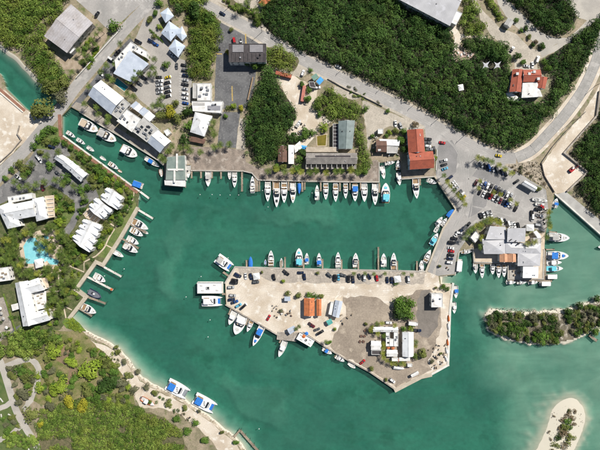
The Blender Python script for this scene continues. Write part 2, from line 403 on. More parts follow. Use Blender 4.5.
sheet('sand_ground', [(362, 100), (380, 108), (400, 117), (420, 124), (424, 130), (406, 131), (390, 126), (374, 134), (368, 150), (366, 126)], mat('pale_gravel', (.47, .42, .35), (.38, .34, .28), .2, gscale=1, grain=.18), rough=.9)
sheet('sand_ground', [(245, 30), (250, 20), (262, 12), (290, 60), (310, 72), (300, 78), (275, 70), (262, 44)], MATS['pale_gravel'], rough=.8)
sheet('sand_ground', [(335, 86), (350, 92), (360, 98), (352, 100), (340, 96), (332, 92)], MATS['pale_gravel'], rough=.6)
sheet('sand_ground', [(205, 0), (222, -30), (300, -30), (262, 14), (250, 10), (235, 8), (222, 4)], MATS['pale_gravel'], rough=.8)
sheet('sand_ground', [(447, 24), (456, 25), (460, 34), (485, 36), (487, 38), (462, 38), (456, 60), (452, 60), (455, 38)], SAND, rough=.6)
sheet('sand_lot', [(470, -20), (476, 0), (486, 14), (500, 28), (516, 34), (530, 48), (541, 52), (549, 54), (537, 61), (538, 72), (515, 70), (514, 60), (504, 48), (494, 38), (484, 26), (473, 6), (460, -20)], MATS['pale_gravel'], rough=.6)
sheet('sand_lot', [(490, -30), (498, 4), (510, 22), (520, 30), (534, 42), (545, 50), (556, 44), (572, 38), (556, 38), (540, 32), (520, 12), (504, -4), (500, -30)], CONC, rough=.5)
sheet('sand_lot', [(560, -30), (562, -2), (572, 8), (579, 18), (590, 22), (610, 8), (640, -30)], CONC, rough=.8)
sheet('lane', strip(smooth_line([(541, 54), (560, 46), (575, 36), (590, 22), (606, 8), (625, -10)]), 6), CONC, rough=.4)
sheet('grass_verge', [(62, 128), (62, 140), (66, 150), (56, 162), (46, 164), (36, 156), (30, 148), (40, 136), (52, 128)], LAWN, rough=.8)
sheet('garden_ground', [(-40, 195), (0, 196), (30, 192), (52, 184), (62, 136), (139, 192), (137, 209), (121, 237), (103, 264), (95, 262), (76, 289.8), (86, 297), (70, 317), (60, 330), (-40, 335)], mat('planted_soil', (.075, .095, .03), (.13, .13, .06), .4, gscale=1.2, grain=.3), rough=0)
sheet('driveway', [(-20, 205), (0, 187), (18, 172), (30, 158), (36, 149), (50, 150), (60, 142), (67, 148), (73, 160), (88, 182), (96, 190), (99, 197), (90, 202), (81, 212), (74, 228), (66, 240), (58, 241), (60, 233), (70, 222), (75, 208), (72, 200), (60, 190), (50, 185), (35, 191), (22, 193), (0, 204)], mat('drive_asphalt', (.2, .195, .19), (.14, .138, .136), .15, gscale=1.5, grain=.18, c3=(.27, .26, .25), scale3=.25), rough=.5)
sheet('driveway', [(-20, 338), (0, 333), (20, 325), (23, 328), (10, 335), (0, 338), (-20, 346)], ASPH_DARK, rough=.4)
for pl in ([(133, 196), (137, 207), (122, 233), (106, 258), (97, 256), (105, 240), (119, 221), (129, 205)], [(62, 272), (82, 274), (76, 287), (64, 300), (60, 288)], [(58, 302), (64, 302), (66, 314), (58, 318), (54, 310)],
           [(66, 200), (75, 203), (74, 214), (66, 226), (60, 224)], [(28, 189), (33, 187), (34, 192), (28, 192)], [(50, 303), (56, 300), (58, 296), (50, 292), (46, 296)]):
    sheet('lawn', pl, LAWN, rough=.5)
sheet('lime_groundcover', [(66, 318), (72, 317), (80, 324), (86, 331), (76, 331), (66, 328), (62, 322)], LIMEGRASS, rough=.8)
sheet('pool_terrace', [(19, 245), (24, 236), (38, 231), (46, 228), (55, 229), (58, 238), (64, 250), (67, 264), (60, 270), (48, 268), (40, 272), (30, 268), (22, 268)], PATIO, rough=.4)
for pl in (strip(smooth_line([(134, 192), (131, 204), (122, 218), (110, 236), (104, 248), (96, 256)]), 1.4), strip([(96, 256), (84, 262), (84, 272), (70, 266), (58, 272), (60, 290), (64, 308), (66, 318)], 1.3), strip([(100, 218), (108, 222), (114, 226)], 1.2), strip([(46, 292), (60, 291)], 1.2), strip([(48, 312), (64, 306), (72, 310)], 1.2), strip([(104, 244), (112, 248)], 1.2), strip([(58, 272), (40, 275), (26, 277)], 1.8)):
    sheet('garden_path', pl, PATIO)
# hotel forecourts
sheet('hotel_forecourt', [(150, 2), (160, 4), (160, 32), (170, 44), (178, 58), (190, 62), (192, 82), (190, 104), (182, 116), (160, 116), (140, 100), (132, 90), (150, 64), (147, 50), (134, 42), (146, 14)], PAVER)
sheet('street_parking', [(112, 56), (130, 38), (134, 42), (118, 62), (112, 76), (100, 80), (88, 95), (78, 108), (71, 106), (85, 90)], ASPH_DARK)
sheet('dark_lot', [(216, 25), (222, 22), (245, 32), (266, 42), (266, 66), (256, 70), (254, 90), (248, 108), (232, 110), (214, 108), (216, 60)], ASPH_DARK, rough=.4)
sheet('dark_lot', [(221, 112), (240, 112), (236, 148), (217, 146)], ASPH_DARK, rough=.4)
sheet('pale_yard', [(240, 118), (247, 120), (245, 150), (236, 149)], MATS['pale_gravel'], rough=.5)
sheet('quay_plaza', [(190, 147), (217, 147), (244, 150), (246, 162), (258, 168), (300, 170), (358, 174), (362, 170), (370, 166), (373, 160), (378, 160), (378.6, 181), (350, 181.5), (300, 180.5), (258, 179.6), (252, 172.6), (243, 170.6), (191.4, 170), (191.4, 164.6), (186, 160)], mat('quay_planks', (.3, .245, .2), (.2, .165, .135), .25, gscale=1.6, grain=.25, c3=(.38, .33, .28), scale3=.3))
sheet('quay_walk', [(72, 107), (80, 111), (104, 126), (120, 135), (140, 148), (158, 159), (163, 164), (190, 164), (186, 156), (166, 154), (150, 146), (130, 136), (112, 124), (88, 106), (76, 102)], CONC_D)
sheet('quay_apron', [(403, 170), (433, 170), (437, 173), (434.6, 176), (402.4, 178.6)], TIMBER)
# roads
ROAD_W = [(160, -20), (150, 2), (130, 24), (110, 47), (92, 68), (75, 88), (62, 106), (50, 120), (25, 150), (6, 168), (-20, 196), (-60, 232)]
ROAD_N = [(150, -40), (180, -12), (197, 0), (222, 14), (250, 29), (280, 47), (305, 61), (340, 78), (380, 97), (410, 112), (450, 134), (478, 149), (498, 157), (516, 158)]
ROAD_E = [(516, 158), (532, 150), (548, 134), (564, 116), (582, 91), (594, 66), (601, 45), (608, 18), (614, -20), (620, -60)]
sheet('road', strip(smooth_line(ROAD_W), 11.5), ASPH_OLD, rough=.25)
sheet('road_shoulder', strip(smooth_line(ROAD_N), 16), MATS['pale_gravel'], rough=.8)
rdn = sheet('road', strip(smooth_line(ROAD_N), 11), ASPH_OLD, rough=.25)
sheet('road_shoulder', strip(smooth_line(ROAD_E), 17), SAND, rough=.8)
rde = sheet('road', strip(smooth_line(ROAD_E), 10.5), ASPH_MID)
pe = smooth_line(ROAD_E, 30); acc = 0; last = 0; cuts = [0]
for i in range(1, len(pe)):
    acc += math.dist(pe[i-1], pe[i])
    if acc > 9.3: cuts.append(i); acc = 0
SLABC = mat('road_slab_concrete', (.36, .345, .325), (.3, .29, .27), .15, gscale=1.3, grain=.12, rnd=.05, c3=(.42, .4, .375), scale3=.2)
for i in range(len(cuts)-1):
    seg = pe[cuts[i]:cuts[i+1]+1]
    d = math.dist(seg[0], seg[1]); u = ((seg[1][0]-seg[0][0])/d, (seg[1][1]-seg[0][1])/d)
    seg = [(seg[0][0]+u[0]*.09, seg[0][1]+u[1]*.09)]+[seg[len(seg)//2]]+[seg[-1]]
    for sgn in (-1, 1):
        st = strip(seg, 9.6)
        n = len(st)//2; a_, b_ = st[:n], st[n:][::-1]
        mid = [((p[0]+q[0])/2, (p[1]+q[1])/2) for p, q in zip(a_, b_)]
        side = a_ if sgn > 0 else b_
        ml = [(m_[0]+(s_[0]-m_[0])*.012, m_[1]+(s_[1]-m_[1])*.012) for m_, s_ in zip(mid, side)]
        MB().prism(WP(ml+side[::-1]), G, G+.006*LAYER[0]+.05).build('concrete_slab', SLABC, rde)
# marina car park, peninsula surfaces
sheet('car_park', [(424, 122), (450, 131), (478, 147), (500, 160), (514, 170), (530, 180), (546, 190), (549, 214), (545, 232), (532, 228), (500, 226), (488, 222), (474, 230), (462, 246), (457, 254), (454.4, 274), (440.6, 275.4), (438, 276), (427.5, 271.6), (443.6, 229.6), (455.4, 209), (436, 177), (437, 150), (426, 140)], ASPH_OLD)
sheet('marina_terrace', [(474, 249), (486, 246), (545, 232), (543.6, 278.6), (508.4, 278.6), (508.4, 262.6), (474.4, 261.6)], PATIO)
sheet('asphalt_patch', [(440, 142), (452, 140), (458, 150), (456, 172), (450, 178), (438, 168), (436, 176), (437, 150)], ASPH_MID, rough=.5)
sheet('asphalt_patch', [(478, 168), (486, 162), (504, 172), (498, 187), (478, 178), (472, 176)], ASPH_MID, rough=.3)
sheet('asphalt_patch', [(476, 188), (488, 196), (486, 206), (476, 214), (468, 218), (472, 200)], ASPH_MID, rough=.4)
sheet('rubble_ground', [(504, 165), (520, 163), (536, 160), (541, 168), (548, 186), (548, 190), (530, 178)], mat('rubble', (.4, .34, .26), (.22, .19, .14), .5, gscale=1.2, grain=.35), rough=.6)
sheet('gravel_strip', [(238, 268), (305, 270), (380, 271.4), (425, 272.4), (424, 284), (400, 285), (360, 284), (320, 283.5), (270, 281), (262, 277), (240, 275)], GRAVEL_G, rough=1.3)
sheet('gravel_yard', [(343, 297), (376, 297), (392, 307), (404, 300), (416, 290), (430, 289), (439, 298), (441, 312), (440, 330), (436, 345), (428, 360), (432, 370), (420, 375.5), (396, 387.5), (370, 370.4), (344, 356.5), (330, 346), (334, 334), (346, 316)], GRAVEL, rough=1.5)
sheet('asphalt_patch', [(421, 291), (430, 290), (438, 298), (440, 312), (438, 326), (428, 338), (418, 334), (416, 316), (417, 300)], mat('brown_asphalt', (.21, .185, .16), (.17, .15, .13), .2, gscale=1.2, grain=.15), rough=1.4)
sheet('seawall_walk', [(556, 194.6), (566, 191.6), (600, 220), (660, 272), (660, 286), (600, 233.4)], mat('pale_walk', (.42, .41, .385), (.34, .33, .31), .2, grain=.12), rough=0)
sheet('upper_lot', [(76, 0), (78, -40), (150, -40), (146, 0), (132, 12), (112, 30), (105, 27), (90, 12)], ASPH_OLD, rough=.3)
sheet('dirt_yard', [(98, 28), (106, 28), (107, 38), (98, 54), (80, 72), (74, 66), (86, 48)], mat('pinkish_dirt', (.4, .32, .24), (.28, .22, .15), .3, gscale=1.2, grain=.2), rough=.6)
sheet('dirt_yard', [(54, 58), (66, 56), (78, 62), (76, 70), (64, 70), (54, 66)], MATS['pinkish_dirt'], rough=.7)
sheet('dirt_path', strip(smooth_line([(52, 14), (44, 20), (36, 26), (28, 36), (20, 48), (10, 48)]), 3), MATS['pinkish_dirt'], rough=.6)
TRK = mat('tyre_track_sand', (.5, .43, .35), (.58, .51, .43), .3, gscale=1.5, grain=.15)
for i, pl in enumerate(([(236, 288), (246, 278), (262, 280), (276, 286), (300, 288), (340, 289), (380, 290), (415, 286)], [(240, 300), (252, 290), (268, 285), (300, 291), (350, 293), (400, 292), (430, 282)], [(250, 306), (262, 296), (276, 290), (290, 290)], [(262, 316), (276, 306), (284, 296), (300, 289)], [(300, 318), (318, 322), (330, 312), (336, 296), (350, 290)], [(418, 288), (432, 276), (436, 262), (446, 240)])):
    for o_ in (0, 1.9):
        sheet('tyre_track', strip(smooth_line([(x+o_*.5, y+o_) for x, y in pl]), .5), TRK)
TRA = mat('tyre_worn_asphalt', (.31, .3, .285), (.38, .365, .345), .2, gscale=1.5, grain=.1)
for pl in ([(440, 134), (456, 150), (462, 172), (464, 196), (460, 214), (446, 240), (434, 268)], [(470, 150), (466, 172), (470, 200), (466, 222), (452, 246)], [(466, 178), (482, 182), (505, 196), (520, 208), (526, 218)], [(472, 206), (490, 210), (510, 216), (528, 220)]):
    for o_ in (0, 2.0): sheet('tyre_track', strip(smooth_line([(x+o_, y+o_*.4) for x, y in pl]), .8), TRA)
for rd in (ROAD_N, ROAD_W):
    for o_ in (-2.6, -1, 1.4, 3): sheet('tyre_track', strip(smooth_line([(x+o_*.45*(1 if rd is ROAD_N else -1), y-o_*.9*(1 if rd is ROAD_N else -.9)) for x, y in rd]), .55), TRA)
# suburb in the lower left corner
sheet('lawn', [(-40, 360), (0, 368), (10, 392), (24, 420), (40, 452), (46, 480), (-40, 480)], mat('green_lawn', (.07, .115, .03), (.11, .14, .045), .3, grain=.3), rough=.5)
sheet('road', strip(smooth_line([(-6, 350), (2, 366), (9, 388), (16, 410), (24, 425), (38, 448), (56, 480)]), 7), CONC, rough=.3)
sheet('road', strip([(14, 400), (6, 406), (-10, 412), (-40, 420)], 5), CONC, rough=.2)
sheet('road', strip([(21, 426), (12, 434), (0, 440), (-30, 452)], 5), CONC, rough=.2)
for a_ in ([(8, 414), (12, 416), (16, 424)], [(22, 436), (26, 444), (30, 452)], [(1, 414), (2, 420)], [(0, 398), (3, 402)]):
    sheet('garden_path', strip(a_, 1.3), CONC_W)

# painted marks (stand on their lots)
for a_, b_ in (((245.5, 34), (246, 44)), ((216, 53.7), (222, 54)), ((232, 86), (232.4, 101))):
    sheet('yellow_line', strip([a_, b_], 1.2), PAINT_Y)
for i in range(14):                                  # upper lot stalls
    x = 100+i*3.6; y = -4+i*.1
    sheet('parking_line', strip([(x, y), (x+3.5, y+4.5)], .25), PAINT_W)
for i in range(16):                                  # hotel forecourt stalls
    y = 73+i*2.6
    sheet('parking_line', strip([(179, y), (187, y+2.5)], .25), PAINT_W)
for i in range(12):
    sheet('parking_line', strip([(482+i*2.9, 186.5+i*1.55), (480+i*2.9, 190+i*1.55)], .25), PAINT_W)
    sheet('parking_line', strip([(484+i*2.9, 178+i*1.55), (482+i*2.9, 182+i*1.55)], .25), PAINT_W)

# quay copings, kerbs and parapets: each run is one piece of wall
def wall_run(name, pts, w, h, m, label, cat, z0=-1.0):
    o = MB()
    for i in range(len(pts)-1):
        (x0, y0), (x1, y1) = W(pts[i]), W(pts[i+1]); d = math.hypot(x1-x0, y1-y0)
        o.obox((x0+x1)/2, (y0+y1)/2, d+w*.96, w, z0, G+h+.004*i, math.atan2(y1-y0, x1-x0))
    return tag(o.build(name, m), label, cat)
wall_run('quay_edge', QN[1:7], .9, .22, CONC, 'grey quay edge along the canal below the waterfront hotel', 'quay wall')
wall_run('quay_edge', QN[8:16], .8, .25, CONC, 'long quay edge behind the northern row of boats', 'quay wall')
wall_run('quay_edge', QN[17:19], .8, .25, CONC, 'quay edge in front of the terracotta roofed building', 'quay wall')
wall_run('quay_edge', QN[18:22], 1.3, .3, mat('pale_coping', (.5, .44, .35), (.42, .37, .29), .3), 'pale diagonal quay edge beside the marina car park', 'quay wall')
wall_run('quay_edge', QN[21:26], .9, .25, CONC, 'quay edge round the north side and rounded western tip of the peninsula', 'quay wall')
wall_run('quay_edge', QN[26:33], .9, .25, CONC_D, 'stained quay edge on the southern side of the peninsula', 'quay wall')
wall_run('quay_edge', QN[32:34]+[QN[34]], 2.6, .3, MATS['pale_coping'], 'broad cream quay edge at the southern tip of the peninsula', 'quay wall')
wall_run('quay_edge', QN[34:38], 1.5, .3, CONC_W, 'white quay edge along the eastern side of the peninsula', 'quay wall')
wall_run('quay_edge', QN[40:48], .8, .25, CONC, 'stepped quay edge round the grey roofed marina building', 'quay wall')
wall_run('sea_wall', QN[50:53], 1.0, .55, CONC_W, 'straight white seawall beside the eastern channel and mangroves', 'sea wall')
wall_run('quay_edge', [(70, 317.5)]+SWQ[:6], 2.6, .18, MATS['pale_coping'], 'stepped pale seawall walkway below the resort gardens', 'quay wall')
wall_run('boardwalk', [(59.5, 116), (60.5, 135)], 2.2, .2, TIMBER_R, 'short dark red boardwalk at the head of the canal', 'boardwalk')
wall_run('boardwalk', [(62, 138), (100, 165.3), (136.5, 192)], 2.0, .2, TIMBER_R, 'long red brown boardwalk along the resort side of the canal', 'boardwalk')
wall_run('quay_edge', [(63.5, 136), (139, 191)], .9, .26, CONC_W, 'narrow white coping between red boardwalk and canal boats', 'quay wall')
wall_run('promenade', [(-4, 86), (24, 110)], 1.8, .2, TIMBER_R, 'red promenade strip at the sandy lot by the small inlet', 'boardwalk')
wall_run('promenade_wall', [(-4, 89), (23, 112)], .6, .6, CONC_W, 'white low wall beside the red promenade strip at upper left', 'wall')
wall_run('garden_wall', [(77, 78), (100, 53), (120, 31)], .5, 1.5, CONC_W, 'white roadside wall opposite the waterfront hotel', 'wall', 0.5)
wall_run('lot_wall', [(20, 126), (18, 134), (22, 140), (12, 152), (0, 163)], .45, 1.4, CONC_D, 'dark zigzag wall along the sandy lot beside the road', 'wall', .5)
wall_run('pad_wall', [(599, 92), (596, 116), (563.5, 153), (587, 172), (567, 191)], 1.1, 1.3, CONC_D, 'stepped grey wall around the pale construction pad', 'wall', .5)
wall_run('site_fence', [(585, 112), (566, 131), (552, 147), (541, 163), (544, 176), (554, 192)], .3, 1.2, CONC_D, 'low rough fence between the curved road and construction pad', 'fence', .5)
wall_run('lot_kerb', [(437, 150), (436.6, 158), (436, 170)], .4, .5, CONC_W, 'pale kerb wall beside the terracotta building lot', 'kerb', .5)
wall_run('yard_wall', [(253, 78), (248, 100)], .5, 1.6, mat('tan_block', (.4, .28, .17), None, .5), 'tan block wall beside the dark asphalt lot', 'wall', .5)
wall_run('hedge_fence', [(328, 79), (344, 88), (362, 96), (382, 106)], .5, 1.0, CONC_D, 'low grey wall along the south side of main road', 'wall', .5)
wall_run('garden_wall', [(0, 348), (14, 344), (16, 330), (4, 294)], .5, 1.0, LIMEGRASS, 'clipped yellow green hedge round the patio at left edge', 'hedge', .5)
# ------------------------------------------------------------------ buildings
RW = mat('white_metal_roof', (.82, .83, .84), (.7, .71, .72), .25, rough=.5, grain=.06, c3=(.58, .57, .55), scale3=.3, ribs=.12, ribw=.9)
RB = mat('blue_grey_and_shaded_roof', (.5, .55, .63), (.42, .47, .55), .25, rough=.45, grain=.07, c3=(.56, .61, .68), scale3=.35, ribs=.15, ribw=.9)  # blue grey metal; also paints shade onto slopes of white hotel gables
RG = mat('grey_metal_roof', (.5, .5, .515), (.41, .41, .425), .12, rough=.5, grain=.08, c3=(.54, .54, .57), scale3=.3, ribs=.12, ribw=1.1)
RL = mat('weathered_lilac_roof', (.47, .45, .46), (.37, .34, .33), .18, rough=.6, grain=.12, gscale=1.5, ribs=.22, ribw=1.6, c3=(.5, .47, .47), scale3=.35)
RT = mat('terracotta_roof', (.4, .105, .06), (.33, .085, .05), .3, rough=.7, grain=.15, c3=(.29, .08, .05), scale3=.4, gscale=2.5, ribs=.22, ribw=.8)
RO = mat('orange_roof', (.6, .2, .075), (.46, .15, .06), .4, rough=.7, grain=.18, c3=(.36, .13, .06), scale3=.5, gscale=2.5, ribs=.2, ribw=.7)
RDK = mat('dark_shingle_roof', (.055, .048, .05), (.08, .07, .072), .4, rough=.85, grain=.2, gscale=2)
RGR = mat('green_grey_roof', (.2, .25, .245), (.15, .19, .185), .3, rough=.55, grain=.08, ribs=.15, ribw=.9)
RGN = mat('green_roof', (.17, .3, .24), (.13, .24, .19), .3, rough=.6, grain=.1, ribs=.2, ribw=.9)
RWT = mat('weathered_roof', (.3, .275, .25), (.2, .185, .17), .3, rough=.8, grain=.2, gscale=1.5, ribs=.12, ribw=1.2)
RBR = mat('brown_roof', (.17, .095, .07), (.12, .07, .05), .4, rough=.8, grain=.2, ribs=.15, ribw=.8)
RFW = mat('white_flat_roof', (.76, .75, .73), (.62, .61, .58), .3, rough=.7, grain=.08, c3=(.5, .48, .45), scale3=.35)
RFG = mat('grey_flat_roof', (.46, .45, .43), (.36, .35, .33), .3, rough=.8, grain=.12)
RTL = mat('teal_roof', (.1, .4, .36), (.08, .32, .3), .4, rough=.6, grain=.1, ribs=.2, ribw=.7)
ORW = mat('rust_container', (.42, .12, .06), (.32, .09, .05), .5, rough=.6, grain=.2, ribs=.3, ribw=.5)
PKC = mat('pink_container', (.55, .2, .15), (.45, .16, .12), .5, rough=.6, grain=.15, ribs=.3, ribw=.5)
BLT = mat('blue_tarp', (.04, .28, .62), (.06, .36, .7), .8, rough=.5, grain=.1)
FASC = mat('fascia', (.6, .6, .58), None, .5)

def loc_frame(q, z):
    w = WP(q, z); cx = sum(p[0] for p in w)/len(w); cy = sum(p[1] for p in w)/len(w)
    return w, cx, cy
def wing(root, q, h, kind='gable', rm=RW, rm2=None, wm=None, z0=0.0, rise=None, over=.45, wins=True, parapet=.35, seams=None):
    """one wing: photo-pixel outline of its eaves (4 corners, ridge parallel to the first edge), wall height h"""
    wm = wm or WALLW
    w, cx, cy = loc_frame(q, G+z0+h)
    a = math.atan2(w[1][1]-w[0][1], w[1][0]-w[0][0])
    ca, sa = math.cos(-a), math.sin(-a)
    lp = [((x-cx)*ca-(y-cy)*sa, (x-cx)*sa+(y-cy)*ca) for x, y in w]
    loc = (cx-root.location.x, cy-root.location.y, z0)
    ar = sum(lp[i][0]*lp[(i+1) % 4][1]-lp[(i+1) % 4][0]*lp[i][1] for i in range(4))
    if ar < 0: lp = [lp[1], lp[0], lp[3], lp[2]]      # keep the first edge, make counter-clockwise
    hx = (abs(lp[1][0]-lp[0][0])+abs(lp[2][0]-lp[3][0]))/4; hy = (abs(lp[2][1]-lp[1][1])+abs(lp[3][1]-lp[0][1]))/4
    ov = over if kind != 'flat' else 0.0
    k = [(x-math.copysign(ov, x), y-math.copysign(ov, y)) for x, y in lp]
    MB().prism(k, 0, h).build('wall', wm, root, loc, a)
    rise = rise if rise is not None else hy*.36
    z = h+.004
    if kind == 'flat':
        r = MB().prism([(x*.985, y*.985) for x, y in lp], z, z+.12)
        roof = r.build('roof', rm, root, loc, a)
        if parapet:
            for i in range(4):
                p, e = lp[i], lp[(i+1) % 4]; d = math.dist(p, e)
                MB().obox((p[0]+e[0])/2, (p[1]+e[1])/2, d+.2, .28, h-.3, h+parapet+.004*i, math.atan2(e[1]-p[1], e[0]-p[0])).build('parapet', rm2 or FASC, root, loc, a)
    elif kind == 'shed':
        t = .18
        v = [(x, y, z+(rise if i in (0, 1) else 0)) for i, (x, y) in enumerate(lp)]
        v += [(x, y, zz+t) for x, y, zz in v]
        roof = MB().add(v, [(3, 2, 1, 0), (4, 5, 6, 7), (0, 1, 5, 4), (1, 2, 6, 5), (2, 3, 7, 6), (3, 0, 4, 7)]).build('roof', rm, root, loc, a)
    else:
        m0 = ((lp[0][0]+lp[3][0])/2, (lp[0][1]+lp[3][1])/2); m1 = ((lp[1][0]+lp[2][0])/2, (lp[1][1]+lp[2][1])/2)
        if kind == 'hip':
            ins = min(hy*.95, hx*.98); L = math.dist(m0, m1); u = ((m1[0]-m0[0])/L, (m1[1]-m0[1])/L)
            m0 = (m0[0]+u[0]*ins, m0[1]+u[1]*ins); m1 = (m1[0]-u[0]*ins, m1[1]-u[1]*ins)
        zr = h+rise
        P0, P1, P2, P3 = [(x, y, z) for x, y in lp]; A, B_ = (*m0, zr), (*m1, zr)
        def slab(pts, mm, nm):
            n = len(pts); v = list(pts)+[(x, y, zz-.16) for x, y, zz in pts]
            f = [tuple(range(n)), tuple(range(2*n-1, n-1, -1))]+[(i, n+i, n+(i+1) % n, (i+1) % n) for i in range(n)]
            return MB().add(v, f).build(nm, mm, root, loc, a)
        roof = slab([P0, P1, B_, A], rm2 or rm, 'roof_slope')
        slab([P2, P3, A, B_], rm, 'roof_slope')
        if kind == 'hip':
            slab([P1, P2, B_], rm2 or rm, 'roof_slope'); slab([P3, P0, A], rm, 'roof_slope')
        else:
            MB().add([(k[0][0], k[0][1], h), (k[3][0], k[3][1], h), (A[0]+.4, A[1], zr-.25), (k[1][0], k[1][1], h), (k[2][0], k[2][1], h), (B_[0]-.4, B_[1], zr-.25)],
                     [(0, 1, 2), (3, 5, 4), (0, 3, 4, 1), (0, 2, 5, 3), (1, 4, 5, 2)]).build('gable_wall', wm, root, loc, a)
        if math.dist(m0, m1) > .5:
            MB().tube((*m0, zr+.03), (*m1, zr+.03), .13).build('ridge_cap', FASC if rm in (RW, RB, RG) else rm, root, loc, a)
    if wins and kind == 'flat' and hx > 3 and parapet:
        for _ in range(3):
            MB().obox(R.uniform(-.7, .7)*hx, R.uniform(-.6, .6)*hy, R.uniform(.8, 1.6), R.uniform(.7, 1.1), h+.12, h+R.uniform(.5, 1.1), R.choice([0, 1.57])).build('air_conditioner', STEEL if R.random() < .6 else METALD, root, loc, a)
    if wins and kind in ('gable', 'hip', 'shed') and hx > 4:
        for _ in range(2):
            t = R.uniform(-.6, .6); f_ = R.choice([-.5, .5])
            zc = (h+rise*(1-abs(f_))) if kind != 'shed' else h+rise*.5-f_*rise
            MB().obox(t*hx, f_*hy, R.uniform(.4, .7), R.uniform(.4, .7), zc-.35, zc+R.uniform(.25, .5)).build('roof_vent', METALD if R.random() < .4 else STEEL, root, loc, a)
    if wins:
        st = int(max(1, round(h/3.1)))
        for i in range(4):
            p, e = k[i], k[(i+1) % 4]; d = math.dist(p, e); n = int(d/4.2); th = math.atan2(e[1]-p[1], e[0]-p[0])
            for j in range(n):
                t = (j+.5)/n; x, y = p[0]+(e[0]-p[0])*t, p[1]+(e[1]-p[1])*t
                for s_ in range(st):
                    zc = h*(s_+.5)/st
                    if j == n//2 and s_ == 0 and i in (0, 2):
                        MB().obox(x, y, 1.1, .12, 0, min(2.1, h*.8), th).build('door', METALD, root, loc, a)
                    else:
                        f = MB().obox(x, y, 1.5, .14, zc-.65, zc+.65, th).build('window', FASC, root, loc, a)
                        MB().obox(x, y, 1.3, .18, zc-.55, zc+.55, th).build('pane', GLASSD, f)
    return roof, loc, a, h
def building(name, label, wings, base=None, cat='building'):
    cx = sum(p[0] for p in wings[0]['q'])/4; cy = sum(p[1] for p in wings[0]['q'])/4
    x, y = W((cx, cy)); root = thing(name, label, cat, (x, y, G))
    for w_ in wings: wing(root, **w_)
    return root
def roof_bits(root, pts, z, kind='air_conditioner', m=None, lx=1.4, ly=1.1, h=.9, a=0.0):
    for i, p in enumerate(pts):
        x, y = W(p, G+z); loc = (x-root.location.x, y-root.location.y, z)
        MB().obox(0, 0, lx, ly, 0, h).build(kind, m or STEEL, root, loc, a)
def sun_deck(root, q, z, m=PATIO, posts=True, name='terrace', t=.2):
    w = WP(q, G+z); rx, ry = root.location.x, root.location.y
    MB().prism([(x-rx, y-ry) for x, y in w], z-t, z).build(name, m, root)
    if posts and z > .8:
        for x, y in w: MB().tube((x-rx, y-ry, 0), (x-rx, y-ry, z-t), .12).build('post', WALLW, root)
def Q(x0, y0, x1, y1): return [(x0, y0), (x1, y0), (x1, y1), (x0, y1)]
def QV(x0, y0, x1, y1): return [(x0, y1), (x0, y0), (x1, y0), (x1, y1)]       # ridge runs up the picture

b = building('warehouse', 'large weathered grey warehouse roof at the upper left', [dict(q=[(71, 4), (93, 23), (67, 53), (44, 36)], h=6.5, rm=RL, wm=WALLG, rise=1.6),
    dict(q=[(67.5, 51), (72, 46), (75.5, 49), (71, 53.5)], h=4, kind='flat', rm=RFW, wins=False)])
building('warehouse', 'big grey warehouse roof cut by the top edge', [dict(q=[(398, -1), (450, 26), (470, -20), (418, -47)], h=8, rm=RG, wm=WALLG, rise=2.2),
    dict(q=[(450, 22), (456, 10.5), (462, 13.5), (456, 25)], h=5, kind='flat', rm=RFW, wins=False)])
b = building('hotel_wing', 'hotel wing with blue grey roof above small turquoise pool', [dict(q=[(114, 74), (130, 51), (149, 64), (130.5, 82)], h=6, kind='shed', rm=RB, rise=1.2),
    dict(q=[(115, 60), (131, 42), (137, 46), (116, 70)], h=5.6, kind='flat', rm=RFW), dict(q=[(131, 42), (147, 51.5), (147, 58), (130.5, 49)], h=5.2, kind='flat', rm=RFW)])
roof_bits(b, [(122, 57), (134, 47)], 5.7)
b = building('hotel_wing', 'hotel wing with white gable roof by canal, shaded slope coloured blue grey', [dict(q=[(88, 95), (111, 114.5), (124, 98), (101, 80)], h=6.5, rm=RW, rm2=RB, rise=2.4)])  # shade of the south-west slope is put into its roof colour
b2 = building('hotel_block', 'white flat roofed hotel block with rooftop machinery beside the canal', [dict(q=[(117, 121), (127, 109.5), (141, 119), (132, 132)], h=7.5, kind='flat', rm=RFW),
    dict(q=[(111.5, 114), (124, 99), (130, 104), (118, 119)], h=6, kind='flat', rm=RFG), dict(q=[(132.5, 131), (144, 117), (158, 129), (147, 142)], h=7, kind='flat', rm=RFG),
    dict(q=[(130, 106), (136, 101), (143, 107), (138, 112)], h=5, rm=RW, rm2=RB), dict(q=[(138, 112), (144, 107), (155.5, 116), (150, 121.5)], h=5, rm=RW, rm2=RB)])
roof_bits(b2, [(121, 118), (123, 116), (125, 119), (137, 128), (139, 130)], 7.6, lx=1.6, ly=1.2, a=-.7)
roof_bits(b2, [(117, 110), (119, 107), (121, 111), (123.5, 108)], 6.1, lx=1.8, ly=1.3, a=-.7)
roof_bits(b2, [(139.5, 129.5), (142, 127), (138, 132), (146, 130), (149, 127), (145.5, 134.5), (150, 133)], 7.1, 'skylight', GLASSD, 2.0, 1.5, .35, -.7)
roof_bits(b2, [(144, 133), (152, 130), (147, 138)], 7.1, lx=1.6, ly=1.2, a=-.7)
building('hotel_wing', 'white gabled hotel wing next to the green pier, shaded slope coloured grey', [dict(q=[(147, 142), (160, 153), (171, 141), (158, 130)], h=6, rm=RW, rm2=RB, rise=2.2), dict(q=[(164, 131), (168, 129), (171, 133), (167, 136)], h=3.5, kind='flat', rm=RFW, wins=False)])  # slope turned from the sun has its shade painted in as blue grey
